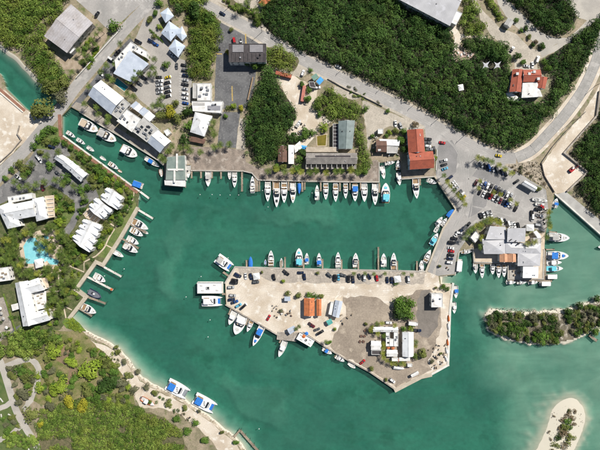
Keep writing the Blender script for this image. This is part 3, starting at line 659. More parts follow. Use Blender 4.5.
for q_, ll in (([(160, 13), (168, 7.5), (174, 16), (165.5, 23)], 'small pale blue hip roofed pavilion, uppermost of the hotel pavilions'),
               ([(161, 33), (169, 21), (180.5, 29), (170.5, 41.5)], 'largest pale blue hip roofed pavilion beside the hedge'),
               ([(175.5, 34), (182, 26), (187, 36), (182, 41)], 'pale blue pavilion roof against the tree thicket'),
               ([(168.5, 48.5), (175, 39), (185.5, 46), (178, 57.5)], 'lowest pale blue hip roofed pavilion beside the parking lot')):
    pv = building('pavilion', ll, [dict(q=q_, h=4, kind='hip', rm=mat('pale_blue_roof', (.52, .59, .68), (.44, .51, .6), .3, rough=.45, grain=.05, ribs=.15, ribw=.8))])
b = building('restaurant', 'white hip roofed building with flat annexes in front of dark asphalt lot', [dict(q=[(195, 112), (190, 132), (204, 136.5), (212.5, 116)], h=5, kind='hip', rm=RW, rise=2.4),
    dict(q=[(192, 101.5), (223, 101.5), (221, 113), (193, 111)], h=4.5, kind='flat', rm=RFW), dict(q=Q(197.5, 83.5, 211, 100.5), h=4.5, kind='flat', rm=RFW), dict(q=Q(193, 83.5, 196.5, 98), h=3.5, kind='flat', rm=RFG)])
roof_bits(b, [(202, 88), (207, 94), (208, 90), (200, 96)], 4.6, lx=1.8, ly=1.4)
w0 = W((214, 108), G+4.7); MB().obox(0, 0, 9, 3.2, 0, .16).build('solar_panel', mat('grey_panel', (.3, .3, .32), None, .5, rough=.3), b, (w0[0]-b.location.x, w0[1]-b.location.y, 4.66), 0)
w0 = W((199, 104), G+4.7); MB().obox(0, 0, 8, 1.8, 0, .2).build('roof_vent', RFG, b, (w0[0]-b.location.x, w0[1]-b.location.y, 4.66), 0)
sun_deck(b, [(189, 136), (206, 139), (204, 144), (189, 141)], 2.6, RBR, name='veranda_roof')
b = building('office_block', 'dark roofed two storey block with two pale roof panels', [dict(q=Q(229, 44, 266, 62), h=7, kind='flat', rm=RDK, rm2=RDK)])
for p, l_ in (((238, 48.5), 7.6), ((256.3, 48.5), 9.0)):
    w0 = W(p, G+7.3); MB().obox(0, 0, l_, 5.0, 0, .4).build('roof_panel', mat('pale_roof_panel', (.26, .25, .26), None, .5), b, (w0[0]-b.location.x, w0[1]-b.location.y, 7.12))
for i in range(9):
    w0 = W((231.5+i*4.1, 57), G+7.2); MB().obox(0, 0, .12, 5.5, 0, .3).build('roof_seam', METALD, b, (w0[0]-b.location.x, w0[1]-b.location.y, 7.12))
def container(q, m, ll):
    w, cx, cy = loc_frame(q, G+2.6); a = math.atan2(w[1][1]-w[0][1], w[1][0]-w[0][0]); lx = math.dist(w[0], w[1]); ly = math.dist(w[1], w[2])
    r = thing('shipping_container', ll, 'container', (cx, cy, G), a)
    MB().box(-lx/2, lx/2, -ly/2, ly/2, .1, 2.5).build('body', m, r)
    rf = MB()
    for i in range(int(lx/.6)): rf.box(-lx/2+.15+i*.6, -lx/2+.45+i*.6, -ly/2+.1, ly/2-.1, 2.5, 2.57)
    rf.build('corrugated_roof', m, r)
    for s_ in (-1, 1):
        MB().box(lx/2-.02, lx/2+.06, s_*ly/4-ly/5, s_*ly/4+ly/5, .2, 2.4).build('door', m, r)
        for t in (-1, 1): MB().box(s_*lx/2-.12, s_*lx/2+.12, t*ly/2-.12, t*ly/2+.12, 0, 2.62).build('corner_post', METALD, r)
container([(276, 70.5), (291.5, 74.5), (290.8, 78), (275.3, 74)], ORW, 'rust orange shipping container below the road side trees')
container([(300.5, 101), (303, 85.2), (306, 85.7), (303.5, 101.5)], PKC, 'faded pink red shipping container standing in the yard')
b = building('yard_shed', 'green roofed shed with bright blue tarpaulin beside the main road', [dict(q=[(311, 77), (316, 73.5), (319, 77.5), (314, 81)], h=3, kind='shed', rm=RGN, rise=.5, wins=False), dict(q=[(316, 81.5), (320.5, 76.5), (324, 80), (319.5, 85)], h=3.2, kind='flat', rm=BLT, wins=False, parapet=0), dict(q=[(309, 82), (314, 82), (316, 88), (310, 87)], h=2.6, kind='flat', rm=RDK, wins=False)])
b = building('long_house', 'long green grey metal roofed house above the waterfront block', [dict(q=[(338.6, 149), (338.4, 121), (355, 120.4), (352.4, 149)], h=5.5, rm=RGR, wm=WALLG, rise=1.6), dict(q=QV(333, 124, 338, 149), h=3, kind='flat', rm=RDK, wins=False)])
for i in range(7):
    w0 = W((335.6, 126.5+i*3.5), G+3.2); MB().obox(0, 0, 3.2, .25, 0, .18).build('pergola_beam', FASC, b, (w0[0]-b.location.x, w0[1]-b.location.y, 3.3))
b = building('apartment_block', 'long weathered grey waterfront block with rows of balconies', [dict(q=Q(306, 153, 357, 164), h=6.5, rm=RWT, wm=WALLG, rise=1.3)])
w0 = W((333, 156.5), G+8); MB().obox(0, 0, 24, 1.7, 0, .5).build('roof_vent', RDK, b, (w0[0]-b.location.x, w0[1]-b.location.y, 7.1))
sun_deck(b, Q(306, 147, 338, 152), 3.4, mat('pale_boards', (.5, .43, .34), (.38, .32, .25), .5, grain=.2), name='roof_terrace')
for i in range(10):
    sun_deck(b, Q(306.4+i*5.1, 165, 310.6+i*5.1, 169), 3.2, RWT if i % 2 else CONC_D, name='balcony')
    w0 = W((306+i*5.1, 167), G+3.4); MB().obox(0, 0, .2, 3.2, 0, 3.2).build('balcony_wall', WALLW, b, (w0[0]-b.location.x, w0[1]-b.location.y, 3.0-.2))
building('cottage', 'small brown roofed building by the north quay', [dict(q=QV(278, 146, 287, 162), h=4, rm=RBR, wm=WALLG)])
b = building('cottage', 'narrow white roofed building beside the brown roofed one', [dict(q=QV(288.4, 145, 294, 164), h=4, rm=RFW, kind='shed', rise=.6), dict(q=[(294, 146), (300, 141), (302, 148), (295, 153)], h=3, kind='shed', rm=RFW, rise=.3, wins=False)])
building('tarp_shelter', 'low shelter under a bright blue tarpaulin by the waterfront block', [dict(q=[(298, 144.5), (307, 146), (306.6, 149.6), (299, 148)], h=2.4, rm=BLT, rise=.4, wins=False, over=.8)], cat='shelter')
b = building('boat_house', 'terracotta roofed L shaped building at the marina corner', [dict(q=[(408.6, 153), (432.8, 151), (434, 168), (409.8, 169.6)], h=7, rm=RT, rise=2.6, wm=mat('pale_aqua_wall', (.5, .62, .68), None, .5)), dict(q=[(408.4, 153), (407, 130), (423.2, 129), (425, 152)], h=6.5, rm=RT, rise=2.4, wm=MATS['pale_aqua_wall'])])
w0 = W((414, 160.6), G+9); MB().obox(0, 0, 1.6, 1.6, 0, 1.2).build('chimney', RDK, b, (w0[0]-b.location.x, w0[1]-b.location.y, 8.0))
b = building('work_shed', 'ramshackle brown and white metal roofed shed by the boat basin', [dict(q=[(379, 139), (400, 140), (399, 146), (381, 145)], h=3.5, kind='shed', rm=RW, rise=.5, wins=False), dict(q=Q(376, 140, 386.5, 152), h=3.8, rm=RBR, wm=WALLG), dict(q=[(387, 146), (398, 147), (397, 153), (387, 153)], h=3, kind='flat', rm=RFG, wins=False)])
roof_bits(b, [(381, 147), (379.4, 150)], 4.2, 'patched_sheet', FASC, 2.0, 1.4, .3, .2)
building('kiosk', 'tiny white square roofed hut on the pale gravel lot', [dict(q=Q(378, 129, 383, 133.6), h=2.8, kind='flat', rm=RFW, wins=False)], cat='hut')
# resort
b = building('resort_house', 'large white roofed resort house above the turquoise pool', [dict(q=[(4, 206), (34, 200), (36, 216), (9, 221)], h=6.5, rm=RW, rise=2.8), dict(q=[(7.5, 229), (-3, 207), (11, 201.5), (21, 226)], h=6, kind='hip', rm=RW, rise=2.2), dict(q=[(36.5, 221.5), (32, 199), (43.4, 196.5), (47.6, 218.6)], h=6, kind='hip', rm=RW, rise=2.2), dict(q=[(8, 197), (32, 193), (33, 198), (9, 203)], h=4, kind='flat', rm=RFW)])
sun_deck(b, [(44.5, 196), (54, 195), (55, 217), (48.5, 218)], 3.2)
for i in range(5):
    w0 = W((50.4, 199+i*4), G+3.3); MB().obox(0, 0, 4.6, .3, 0, .7, .1).build('terrace_wall', WALLW, b, (w0[0]-b.location.x, w0[1]-b.location.y, 3.2))
b = building('bungalow', 'long stepped white bungalow between driveway and canal', [dict(q=[(54, 158.5), (63, 165), (69, 158.6), (60, 153.6)], h=4.6, rm=RW, rise=1.6), dict(q=[(62.4, 165.6), (72.4, 173.8), (78.6, 166.6), (68.6, 158.6)], h=5.2, rm=RW, rise=1.7), dict(q=[(72, 174), (81, 182), (87.6, 174), (78.6, 167)], h=4.6, rm=RW, rise=1.6)])
for (q_, ll) in (([(73, 240), (89.5, 252.5), (101, 225), (86, 219)], 'lowest white terrace villa with stepped gables beside the curving driveway'), ([(89, 208.6), (101.8, 219), (112.4, 209.6), (98, 198)], 'middle white terrace villa with gabled roof in the resort'), ([(101, 199), (117.5, 210), (121.6, 196), (109, 187.5)], 'upper white terrace villa with gabled roof near the canal pier')):
    v = building('villa', ll, [dict(q=[q_[1], q_[2], q_[3], q_[0]], h=6, rm=RW, rise=2.6)])
    n = 4 if 'lowest' in ll else 2
    for side in (0, 1):
        for i in range(n):                              # cross gables
            t = (i+.5)/n; e0, e1 = (q_[0], q_[3]) if side == 0 else (q_[1], q_[2]); f0, f1 = (q_[1], q_[2]) if side == 0 else (q_[0], q_[3])
            p = (e0[0]+(e1[0]-e0[0])*t, e0[1]+(e1[1]-e0[1])*t); c_ = (f0[0]+(f1[0]-f0[0])*t, f0[1]+(f1[1]-f0[1])*t)
            u = (c_[0]-p[0], c_[1]-p[1]); l_ = math.hypot(*u); u = (u[0]/l_, u[1]/l_); nn = (-u[1], u[0])
            p = (p[0]-u[0]*1.5, p[1]-u[1]*1.5); hw = .36*math.dist(e0, e1)/n; dl = l_*.42
            wing(v, [(p[0]+nn[0]*hw, p[1]+nn[1]*hw), (p[0]+u[0]*dl+nn[0]*hw, p[1]+u[1]*dl+nn[1]*hw), (p[0]+u[0]*dl-nn[0]*hw, p[1]+u[1]*dl-nn[1]*hw), (p[0]-nn[0]*hw, p[1]-nn[1]*hw)], 6.02+.02*i, 'gable', RW, wins=False, rise=1.7, over=.3)
sun = thing('villa_court', 'beige walled courtyard between the terrace villas', 'courtyard', (*W((90, 216)), G))
sun_deck(sun, [(82, 213), (88, 208), (101, 219), (98, 223), (86, 218)], .3, PATIO, False)
for i in range(5):
    w0 = W((86+i*3.2, 212.5+i*2)); MB().obox(0, 0, 3.5, .25, 0, 1.5, .9).build('wall', WALLW, sun, (w0[0]-sun.location.x, w0[1]-sun.location.y, .1))
b = building('resort_house', 'large white C shaped resort house below the pool', [dict(q=[(23, 326.5), (15, 283), (28, 280.5), (38, 323.5)], h=7, rm=RW, rise=2.6), dict(q=[(26, 282), (38.5, 277.6), (45, 290), (28.5, 294)], h=6.6, rm=RW, rise=2), dict(q=[(32, 313), (46.5, 309), (50.6, 320), (33.5, 325)], h=6.6, rm=RW, rise=2)])
sun_deck(b, [(38.6, 279), (47, 277), (49, 287), (44, 289)], 3.2)
sun_deck(b, [(34, 293), (46, 291), (46.5, 308), (37, 310)], 3.0, RFW)
roof_bits(b, [(38, 296), (41, 298), (39, 303), (43, 304), (42, 294)], 3.0, 'lounge_seat', TIMBER, 1.6, .8, .5, .2)
sun_deck(b, [(11, 305), (18, 303), (19, 309), (12.4, 311)], 3.4, RFW, name='porch_roof')
b = building('resort_house', 'white roofed house with patio cut by the left edge', [dict(q=[(-14, 270), (8, 267), (11, 280), (-12, 283)], h=5, kind='flat', rm=RFW)])
roof_bits(b, [(3, 273), (2, 277), (6, 274)], 5.1, 'roof_box', TIMBER, 1.6, 1.2, .7, .2)
pt = thing('patio', 'paved patio with parasols behind the clipped hedge, left edge', 'patio', (*W((4, 318)), G))
sun_deck(pt, [(-10, 300), (4, 297), (13, 330), (0, 342), (-10, 345)], .1, CONC_D, False, t=.1)
for p in ((2, 308), (5, 318), (8, 327), (-1, 322), (1, 332), (3, 313)):
    w0 = W(p); MB().disc(w0[0]-pt.location.x, w0[1]-pt.location.y, 1.2, 2.0, 2.5, 8, .1).build('parasol', RFG if p[0] % 2 else WALLW, pt)
    MB().tube((w0[0]-pt.location.x, w0[1]-pt.location.y, .05), (w0[0]-pt.location.x, w0[1]-pt.location.y, 2.2), .04).build('parasol_pole', STEEL, pt)
b = building('pool_house', 'small white square pool house at the pool edge', [dict(q=[(34, 260), (42, 258), (43.6, 266.5), (35.6, 268.5)], h=3.4, kind='hip', rm=RFW, rise=.8)], cat='pool house')
# peninsula
building('cottage', 'wide orange roofed house in the middle of the sandy peninsula', [dict(q=QV(304, 298, 314.6, 315.8), h=3.8, rm=RO, rise=1.5)])
building('cottage', 'narrow orange roofed house beside the wider orange roof', [dict(q=QV(316.6, 299, 321.4, 315.8), h=3.6, rm=RO, rise=.8, wins=False)])
b = building('store_shed', 'blue grey metal shed on the peninsula gravel edge', [dict(q=[(335.4, 300), (332.4, 316), (339, 318), (342.8, 301.4)], h=4, rm=RB, rise=.9), dict(q=[(331, 302), (334.8, 302), (332, 315), (328.6, 314)], h=2.8, kind='flat', rm=RFW, wins=False)])
building('hut', 'small teal roofed hut at the end of the blue grey shed', [dict(q=[(326, 321), (331, 318.6), (333, 323), (328.6, 325.6)], h=2.6, rm=RTL, rise=.6, wins=False)], cat='hut')
building('hut', 'little pale blue roofed hut west of the orange roofs', [dict(q=Q(284.4, 296.4, 290.4, 301), h=2.8, kind='shed', rm=RB, rise=.4, wins=False)], cat='hut')
building('quay_shed', 'pale rounded metal shed on the southern quay deck', [dict(q=[(287, 329), (294, 325.4), (297, 330), (290, 334.6)], h=3, rm=RB, rise=.9, wins=False)], cat='hut')
b = building('beach_restaurant', 'cluster of white restaurant roofs around a small courtyard', [dict(q=Q(373, 327, 398, 332), h=4, rm=RFW, rise=.8), dict(q=QV(386, 332.4, 389.6, 346), h=3.6, kind='flat', rm=RFW), dict(q=QV(394, 332.4, 398, 346), h=3.6, kind='flat', rm=RFW), dict(q=Q(389.8, 339, 393.8, 346), h=3.4, kind='flat', rm=RFW, wins=False)])
building('bar', 'white square bar roof with dark veranda, western side of restaurant', [dict(q=Q(371, 341, 381, 350), h=4, rm=RFW, rise=.6), dict(q=Q(371.6, 350.4, 381, 354.4), h=2.8, kind='flat', rm=RDK, wins=False)])
building('dining_shelter', 'white rectangular dining roof between the restaurant and palms', [dict(q=Q(386.6, 350, 397.4, 356.6), h=3.4, rm=RFW, rise=.6, wins=False)], cat='shelter')
building('long_shed', 'long white gabled shed east of the restaurant courtyard', [dict(q=QV(402.4, 332, 413.6, 356.6), h=4.4, rm=RW, rise=1.6)])
building('canopy', 'small white canopies at the foot of the long white shed', [dict(q=Q(392, 358, 398, 361), h=2.6, kind='flat', rm=RFW, wins=False), dict(q=Q(399, 357.4, 410, 361), h=2.6, kind='shed', rm=RFW, rise=.2, wins=False), dict(q=Q(407.6, 364, 412, 366.6), h=2.4, kind='flat', rm=RFW, wins=False)], cat='canopy')
building('tent', 'long narrow white tent roof near the southern quay', [dict(q=[(410.6, 375), (418, 371), (419, 374), (412, 377.6)], h=2.6, rm=RFW, rise=.5, wins=False)], cat='tent')
building('box_building', 'white flat roofed block by the inlet on the peninsula', [dict(q=Q(431.4, 293.6, 442.4, 307), h=5, kind='flat', rm=RFW)])
# marina
b = building('marina_building', 'large grey roofed marina building with orange tiled corner', [dict(q=[(505.6, 241.6), (541, 243.6), (541, 254), (505.6, 253.4)], h=6, kind='hip', rm=RG, rise=.8), dict(q=[(517.6, 266), (517.6, 252), (541, 252.6), (540, 266)], h=5.9, kind='hip', rm=RG, rise=.8), dict(q=[(484, 254), (482, 239), (506, 239), (506, 254)], h=5.8, kind='hip', rm=RG, rise=.9), dict(q=[(485, 239.4), (489.5, 226), (505.6, 227), (506, 239.4)], h=6.2, kind='shed', rm=RG, rise=.8), dict(q=Q(507, 228, 525, 242), h=7.6, kind='shed', rm=RG, rise=1.0), dict(q=Q(522.6, 266.4, 538, 278), h=5, kind='shed', rm=RW, rise=.5), dict(q=QV(499.6, 253.6, 507.6, 262), h=5, rm=mat('pale_orange_tile', (.6, .33, .2), (.5, .26, .15), .5, rough=.7, grain=.18), rise=1.3, wins=False), dict(q=QV(507.8, 253.6, 516, 262), h=5, rm=MATS['pale_orange_tile'], rise=1.3, wins=False), dict(q=QV(533.4, 238, 540.6, 244), h=4.6, kind='flat', rm=RFG)])
roof_bits(b, [(510, 240), (514.4, 241.6), (518.6, 243.6)], 7.2, 'roof_vent', METALD, 2.6, .8, .8, .7)
sun_deck(b, Q(509.4, 262.6, 521.6, 278.2), .3, CONC, False)
for p in ((512, 266), (516, 268), (513, 271), (518, 273), (514, 275)):
    w0 = W(p); MB().disc(w0[0]-b.location.x, w0[1]-b.location.y, .7, .3, 1.1, 8).build('terrace_table', TIMBER, b)
building('tent', 'white marquee with dark shaded side in the car park', [dict(q=[(521.6, 184), (534.4, 191.6), (537.4, 187.4), (525, 180.4)], h=3.6, rm=mat('tent_white', (.8, .8, .79), None, .5), rise=1.0, wins=False)], cat='tent')
building('tent', 'square white tent behind the marina building', [dict(q=Q(526.4, 224.4, 534, 231), h=3, kind='hip', rm=MATS['tent_white'], rise=1.2, wins=False)], cat='tent')
building('canopy', 'slanting white canopy east of the square tent', [dict(q=[(533.4, 232), (536.4, 230.4), (541.4, 237), (538, 239)], h=3, rm=MATS['tent_white'], rise=.6, wins=False)], cat='canopy')
building('kiosk', 'small white roofed kiosk among palms west of marina building', [dict(q=[(470.6, 237.4), (476, 230.8), (480.4, 236.6), (475, 242.6)], h=3.6, kind='flat', rm=RFW, rm2=RFG)], cat='kiosk')
# north-east
b = building('red_roof_house', 'red tiled house with white lower roof inside the woods', [dict(q=[(509.4, 92), (512.6, 69.4), (523, 69.4), (521, 92)], h=6, rm=RT, rise=1.5), dict(q=Q(523, 69.6, 540.6, 82), h=6.4, rm=RT, rise=1.6), dict(q=[(537, 88), (538, 76.6), (547.6, 77.4), (545, 89)], h=5.6, rm=RT, rise=1.2), dict(q=[(522, 83.4), (536.4, 82.4), (542.4, 96.6), (521.4, 98)], h=5, kind='shed', rm=RFW, rm2=RB, rise=.8)])
roof_bits(b, [(517, 74), (529, 74), (534, 72), (538, 79)], 7.4, 'roof_box', FASC, 1.8, 1.8, .8)
sun_deck(b, [(506, 93), (512, 93), (520, 98), (518, 102), (508, 100)], 3, RFW, True)
b = building('cottage', 'small grey roofed hut between the two pale lanes', [dict(q=[(504, 24), (508, 17.6), (514, 22), (510, 28)], h=3.4, rm=RFG, rise=1)])
for p, ll in (((486, 65), 'western of two white star shaped shade sails in the woods'), ((497.6, 65), 'eastern of two white star shaped shade sails in the woods')):
    w0 = W(p, G+4.5); t = thing('shade_sail', ll, 'shade sail', (*w0, G))
    pts = []
    for i in range(8):
        r_ = (3.6, 1.2, 3.0, 1.1, 3.4, 1.3, 2.6, 1.2)[i]; th = math.pi/4*i+.8
        pts.append((r_*math.cos(th), r_*math.sin(th)))
    MB().prism(pts, 4.1, 4.2, ).build('sail', mat('grey_sailcloth', (.5, .5, .52), (.4, .4, .42), .5), t)
    for i in (0, 2, 4, 6): MB().tube((*pts[i], 0), (*pts[i], 4.3), .08).build('post', STEEL, t)
b = thing('terrace', 'pink tiled terrace with white furniture in a forest clearing', 'terrace', (*W((464, 55)), G))
sun_deck(b, [(455, 50), (474, 53), (473, 58), (464, 57), (454, 58)], .3, mat('pink_tile', (.55, .4, .33), None, .5), False)
for p in ((458, 53), (461, 55), (464, 53.5), (468, 56), (471, 55)):
    w0 = W(p); MB().obox(w0[0]-b.location.x, w0[1]-b.location.y, 1.6, 1.1, .3, .95, R.uniform(0, 2)).build('table', WALLW, b)
building('hut', 'tiny white roofed hut deep in the woods', [dict(q=[(457.6, 85), (463, 84), (464, 90), (459, 91)], h=5, kind='hip', rm=RFW, rise=.8, wins=False)], cat='hut')
building('cottage', 'orange tiled roof at the top edge by the forest', [dict(q=[(258, 3), (266, -4), (272, 0), (264, 6)], h=4, rm=RO, rise=1)])
# timber boathouse with green roof on the water
b = building('pier_house', 'green roofed pier building with white cross shaped ridge over the water', [dict(q=[(167, 157), (185, 155.4), (185.6, 180), (165.6, 180)], h=5, kind='flat', rm=mat('dull_green_roof', (.17, .22, .2), (.23, .28, .25), .3, rough=.6, grain=.15, ribs=.2, ribw=.9), z0=.3, parapet=0), dict(q=[(164.6, 180.4), (185.6, 180.4), (185.2, 186.8), (164.8, 185)], h=3.8, kind='shed', rm=RFW, rise=.5, z0=.3, wins=False)])
for p, lx_, ly_ in (((177, 162.4), 1.2, 12), ((175.6, 169.6), 11, 1.2), ((174.6, 176), 1.2, 9)):
    w0 = W(p, G+5.6); MB().obox(0, 0, lx_, ly_, 0, .5).build('ridge_cap', WALLW, b, (w0[0]-b.location.x, w0[1]-b.location.y, 5.42+.01*ly_))
for x in (166.5, 172, 178, 184.5):
    for y in (166, 175, 184): w0 = W((x, y)); MB().tube((w0[0]-b.location.x, w0[1]-b.location.y, -6.5), (w0[0]-b.location.x, w0[1]-b.location.y, .3), .25).build('pile', WOODP, b)
sun_deck(b, [(164.5, 163), (186, 163), (186, 187.6), (164.5, 186)], .29, TIMBER, False, 'deck')
POOL = mat('pool_water', (.2, .56, .62), (.27, .62, .67), .3, rough=.06, grain=.05, spec=.6)
def pool(q, ll, m=POOL):
    r = thing('swimming_pool', ll, 'pool', (*W(q[0]), G)); w = [(x-r.location.x, y-r.location.y) for x, y in WP(q)]
    MB().prism(w, .06, .1).build('water_surface', m, r)
    cm = MB()
    for i in range(len(w)):
        p, e = w[i], w[(i+1) % len(w)]; cm.obox((p[0]+e[0])/2, (p[1]+e[1])/2, math.dist(p, e)+.3, .5, 0, .16+.002*i, math.atan2(e[1]-p[1], e[0]-p[0]))
    cm.build('coping', PATIO, r)
pool([(23, 246.5), (27, 239.5), (31, 237), (36, 237.5), (38, 241.5), (42, 240), (47.5, 246), (49, 256), (54, 258.5), (60, 260), (58, 265), (50, 265), (47, 261), (43, 264), (26, 264)], 'large turquoise free form swimming pool in the resort gardens')
pool([(43, 235.4), (48.8, 236), (49.4, 239), (44.4, 239.6)], 'small round turquoise pool north east of the large pool')
pool([(117, 77.4), (129, 87), (124.4, 91.6), (113.4, 83.4)], 'small dark turquoise pool between the two hotel wings', mat('dark_pool_water', (.02, .17, .2), None, .3, rough=.06, grain=.05))
pool([(316.5, 136), (327, 134), (326, 146), (317, 146)], 'murky green square pond above the waterfront block', mat('pond_water', (.14, .12, .02), (.2, .16, .03), .3, rough=.15, grain=.1))
# ------------------------------------------------------------------ vegetation
def leaf_mat(name, c1, c2, c3=None, rnd=.18):
    m = bpy.data.materials.new(name); m.use_nodes = True
    nt = m.node_tree; N, L = nt.nodes, nt.links; b = N['Principled BSDF']
    at = N.new('ShaderNodeAttribute'); at.attribute_name = 'tint'
    x = N.new('ShaderNodeMix'); x.data_type = 'RGBA'; x.inputs[6].default_value = (*c1, 1); x.inputs[7].default_value = (*c2, 1)
    L.new(at.outputs['Fac'], x.inputs[0])
    oi = N.new('ShaderNodeObjectInfo'); r = N.new('ShaderNodeMapRange'); r.inputs[3].default_value = 1-rnd; r.inputs[4].default_value = 1+rnd
    L.new(oi.outputs['Random'], r.inputs[0])
    s = N.new('ShaderNodeVectorMath'); s.operation = 'SCALE'; L.new(x.outputs[2], s.inputs[0]); L.new(r.outputs[0], s.inputs[3])
    tc = N.new('ShaderNodeTexCoord'); nz = N.new('ShaderNodeTexNoise'); nz.inputs['Scale'].default_value = .11; nz.inputs['Detail'].default_value = 3
    L.new(tc.outputs['Object'], nz.inputs['Vector']); nr = N.new('ShaderNodeMapRange'); nr.inputs[1].default_value = .48; nr.inputs[2].default_value = .68; nr.inputs[4].default_value = .3
    L.new(nz.outputs['Fac'], nr.inputs[0]); ox = N.new('ShaderNodeMix'); ox.data_type = 'RGBA'; ox.inputs[7].default_value = (c2[0]*1.35+.01, c2[1]*.95, c2[2], 1)
    if 'forest' in name or 'scrub' in name: L.new(nr.outputs[0], ox.inputs[0])
    else: ox.inputs[0].default_value = 0
    L.new(s.outputs[0], ox.inputs[6]); L.new(ox.outputs[2], b.inputs['Base Color'])
    b.inputs['Roughness'].default_value = .6; b.inputs['Specular IOR Level'].default_value = .04
    MATS[name] = m; return m
LM = {'dark': leaf_mat('dark_foliage', (.028, .06, .016), (.07, .125, .03)), 'mid': leaf_mat('green_foliage', (.05, .105, .02), (.13, .22, .04)),
      'olive': leaf_mat('olive_foliage', (.09, .115, .03), (.19, .21, .06)), 'lime': leaf_mat('lime_foliage', (.13, .2, .02), (.25, .32, .045)),
      'yellow': leaf_mat('yellow_foliage', (.22, .22, .02), (.36, .33, .04)), 'brown': leaf_mat('dry_foliage', (.13, .1, .06), (.22, .17, .1)),
      'grey': leaf_mat('grey_foliage', (.09, .1, .05), (.17, .17, .1)),
      'forest': leaf_mat('forest_foliage', (.014, .04, .012), (.095, .175, .042)), 'scrub': leaf_mat('scrub_foliage', (.04, .09, .015), (.22, .3, .06)),
      'palm': leaf_mat('palm_fronds', (.045, .09, .018), (.17, .22, .05)), 'palmy': leaf_mat('yellow_palm_fronds', (.11, .14, .02), (.31, .32, .06))}
BARK = mat('bark', (.16, .12, .085), (.1, .075, .05), 1.5, grain=.2)
def set_tint(me, t):
    a = me.attributes.new('tint', 'FLOAT', 'POINT'); a.data.foreach_set('value', np.ascontiguousarray(t, np.float32))
def leaf_cloud(rg, C, Rr, H0, H1, n, leaf, base_t, squash=.8):
    """leaf clumps on lumpy shells: C (k,2) centres, Rr radii, H0 / H1 lower and upper height; n clumps each"""
    k = len(C); idx = np.repeat(np.arange(k), n if np.isscalar(n) else n.astype(int)); m = len(idx)
    th = rg.rand(m)*2*np.pi; ct = 1-rg.rand(m)**1.0*1.25; ct = np.clip(ct, -.25, 1); st = np.sqrt(1-ct**2)
    d = np.stack([st*np.cos(th), st*np.sin(th), ct], -1)
    # lumps: each crown has a few lobes
    ph = rg.rand(k)*6.28; lob = 1+.16*np.sin(3*th+ph[idx])*st+.12*np.sin(5*th+2*ph[idx])*st
    rad = Rr[idx]*(.72+.33*rg.rand(m)**.6)*lob
    hz = (H1-H0)[idx]
    P = np.stack([C[idx, 0]+d[:, 0]*rad, C[idx, 1]+d[:, 1]*rad, H0[idx]+np.maximum(d[:, 2], -.2)*hz*(.78+.27*rg.rand(m))], -1)
    nrm = d+rg.randn(m, 3)*.42; nrm[:, 2] += .15; nrm /= np.linalg.norm(nrm, axis=1)[:, None]
    up = rg.randn(m, 3); u = np.cross(nrm, up); u /= np.linalg.norm(u, axis=1)[:, None]; v = np.cross(nrm, u)
    s = leaf*(.55+.9*rg.rand(m)); s2 = s*(.5+.4*rg.rand(m))
    V = np.stack([P-u*s[:, None]*.5, P-v*s2[:, None]*.5, P+u*s[:, None]*.5, P+v*s2[:, None]*.5], 1).reshape(-1, 3)
    t = np.clip(base_t[idx]+(rg.rand(m)-.5)*.3, 0, 1)
    return V, np.repeat(t, 4)
def cloud_mesh(name, V, T):
    me = bpy.data.meshes.new(name); np_mesh(me, V, np.arange(len(V)).reshape(-1, 4)); set_tint(me, T); return me
# crown prototypes at unit radius (scaled per tree)
CROWN, TRUNK = [], []
for i in range(7):
    rg = np.random.RandomState(40+i)
    k = 7+i % 3; an = rg.rand(k)*6.28; rr_ = .62*np.sqrt(rg.rand(k)); rr_[0] = 0
    C = np.stack([rr_*np.cos(an), rr_*np.sin(an)], -1); Rr = .34+.2*rg.rand(k); H0 = .55+.25*rg.rand(k)-.3*rr_; H1 = H0+.45+.25*rg.rand(k)
    V, T = leaf_cloud(rg, C, Rr, H0, H1, 95, .17, rg.rand(k)*.6+.2)
    CROWN.append(cloud_mesh('crown', V, T))
    t = MB().tube((0, 0, -.02), (.03, .02, .5), .07, .05)
    for j in range(5):
        a_ = an[j+1]; t.tube((.03, .02, .42+.03*j), (.45*math.cos(a_), .45*math.sin(a_), .8), .04, .015, 5)
    TRUNK.append(t.mesh('trunk'))
BUSH = []
for i in range(4):
    rg = np.random.RandomState(70+i); k = 4
    C = rg.randn(k, 2)*.3; Rr = .4+.2*rg.rand(k); H0 = np.full(k, .12); H1 = .6+.3*rg.rand(k)
    V, T = leaf_cloud(rg, C, Rr, H0, H1, 70, .2, rg.rand(k)*.6+.2)
    BUSH.append(cloud_mesh('crown', V, T))
PALMC, PALMT = [], []
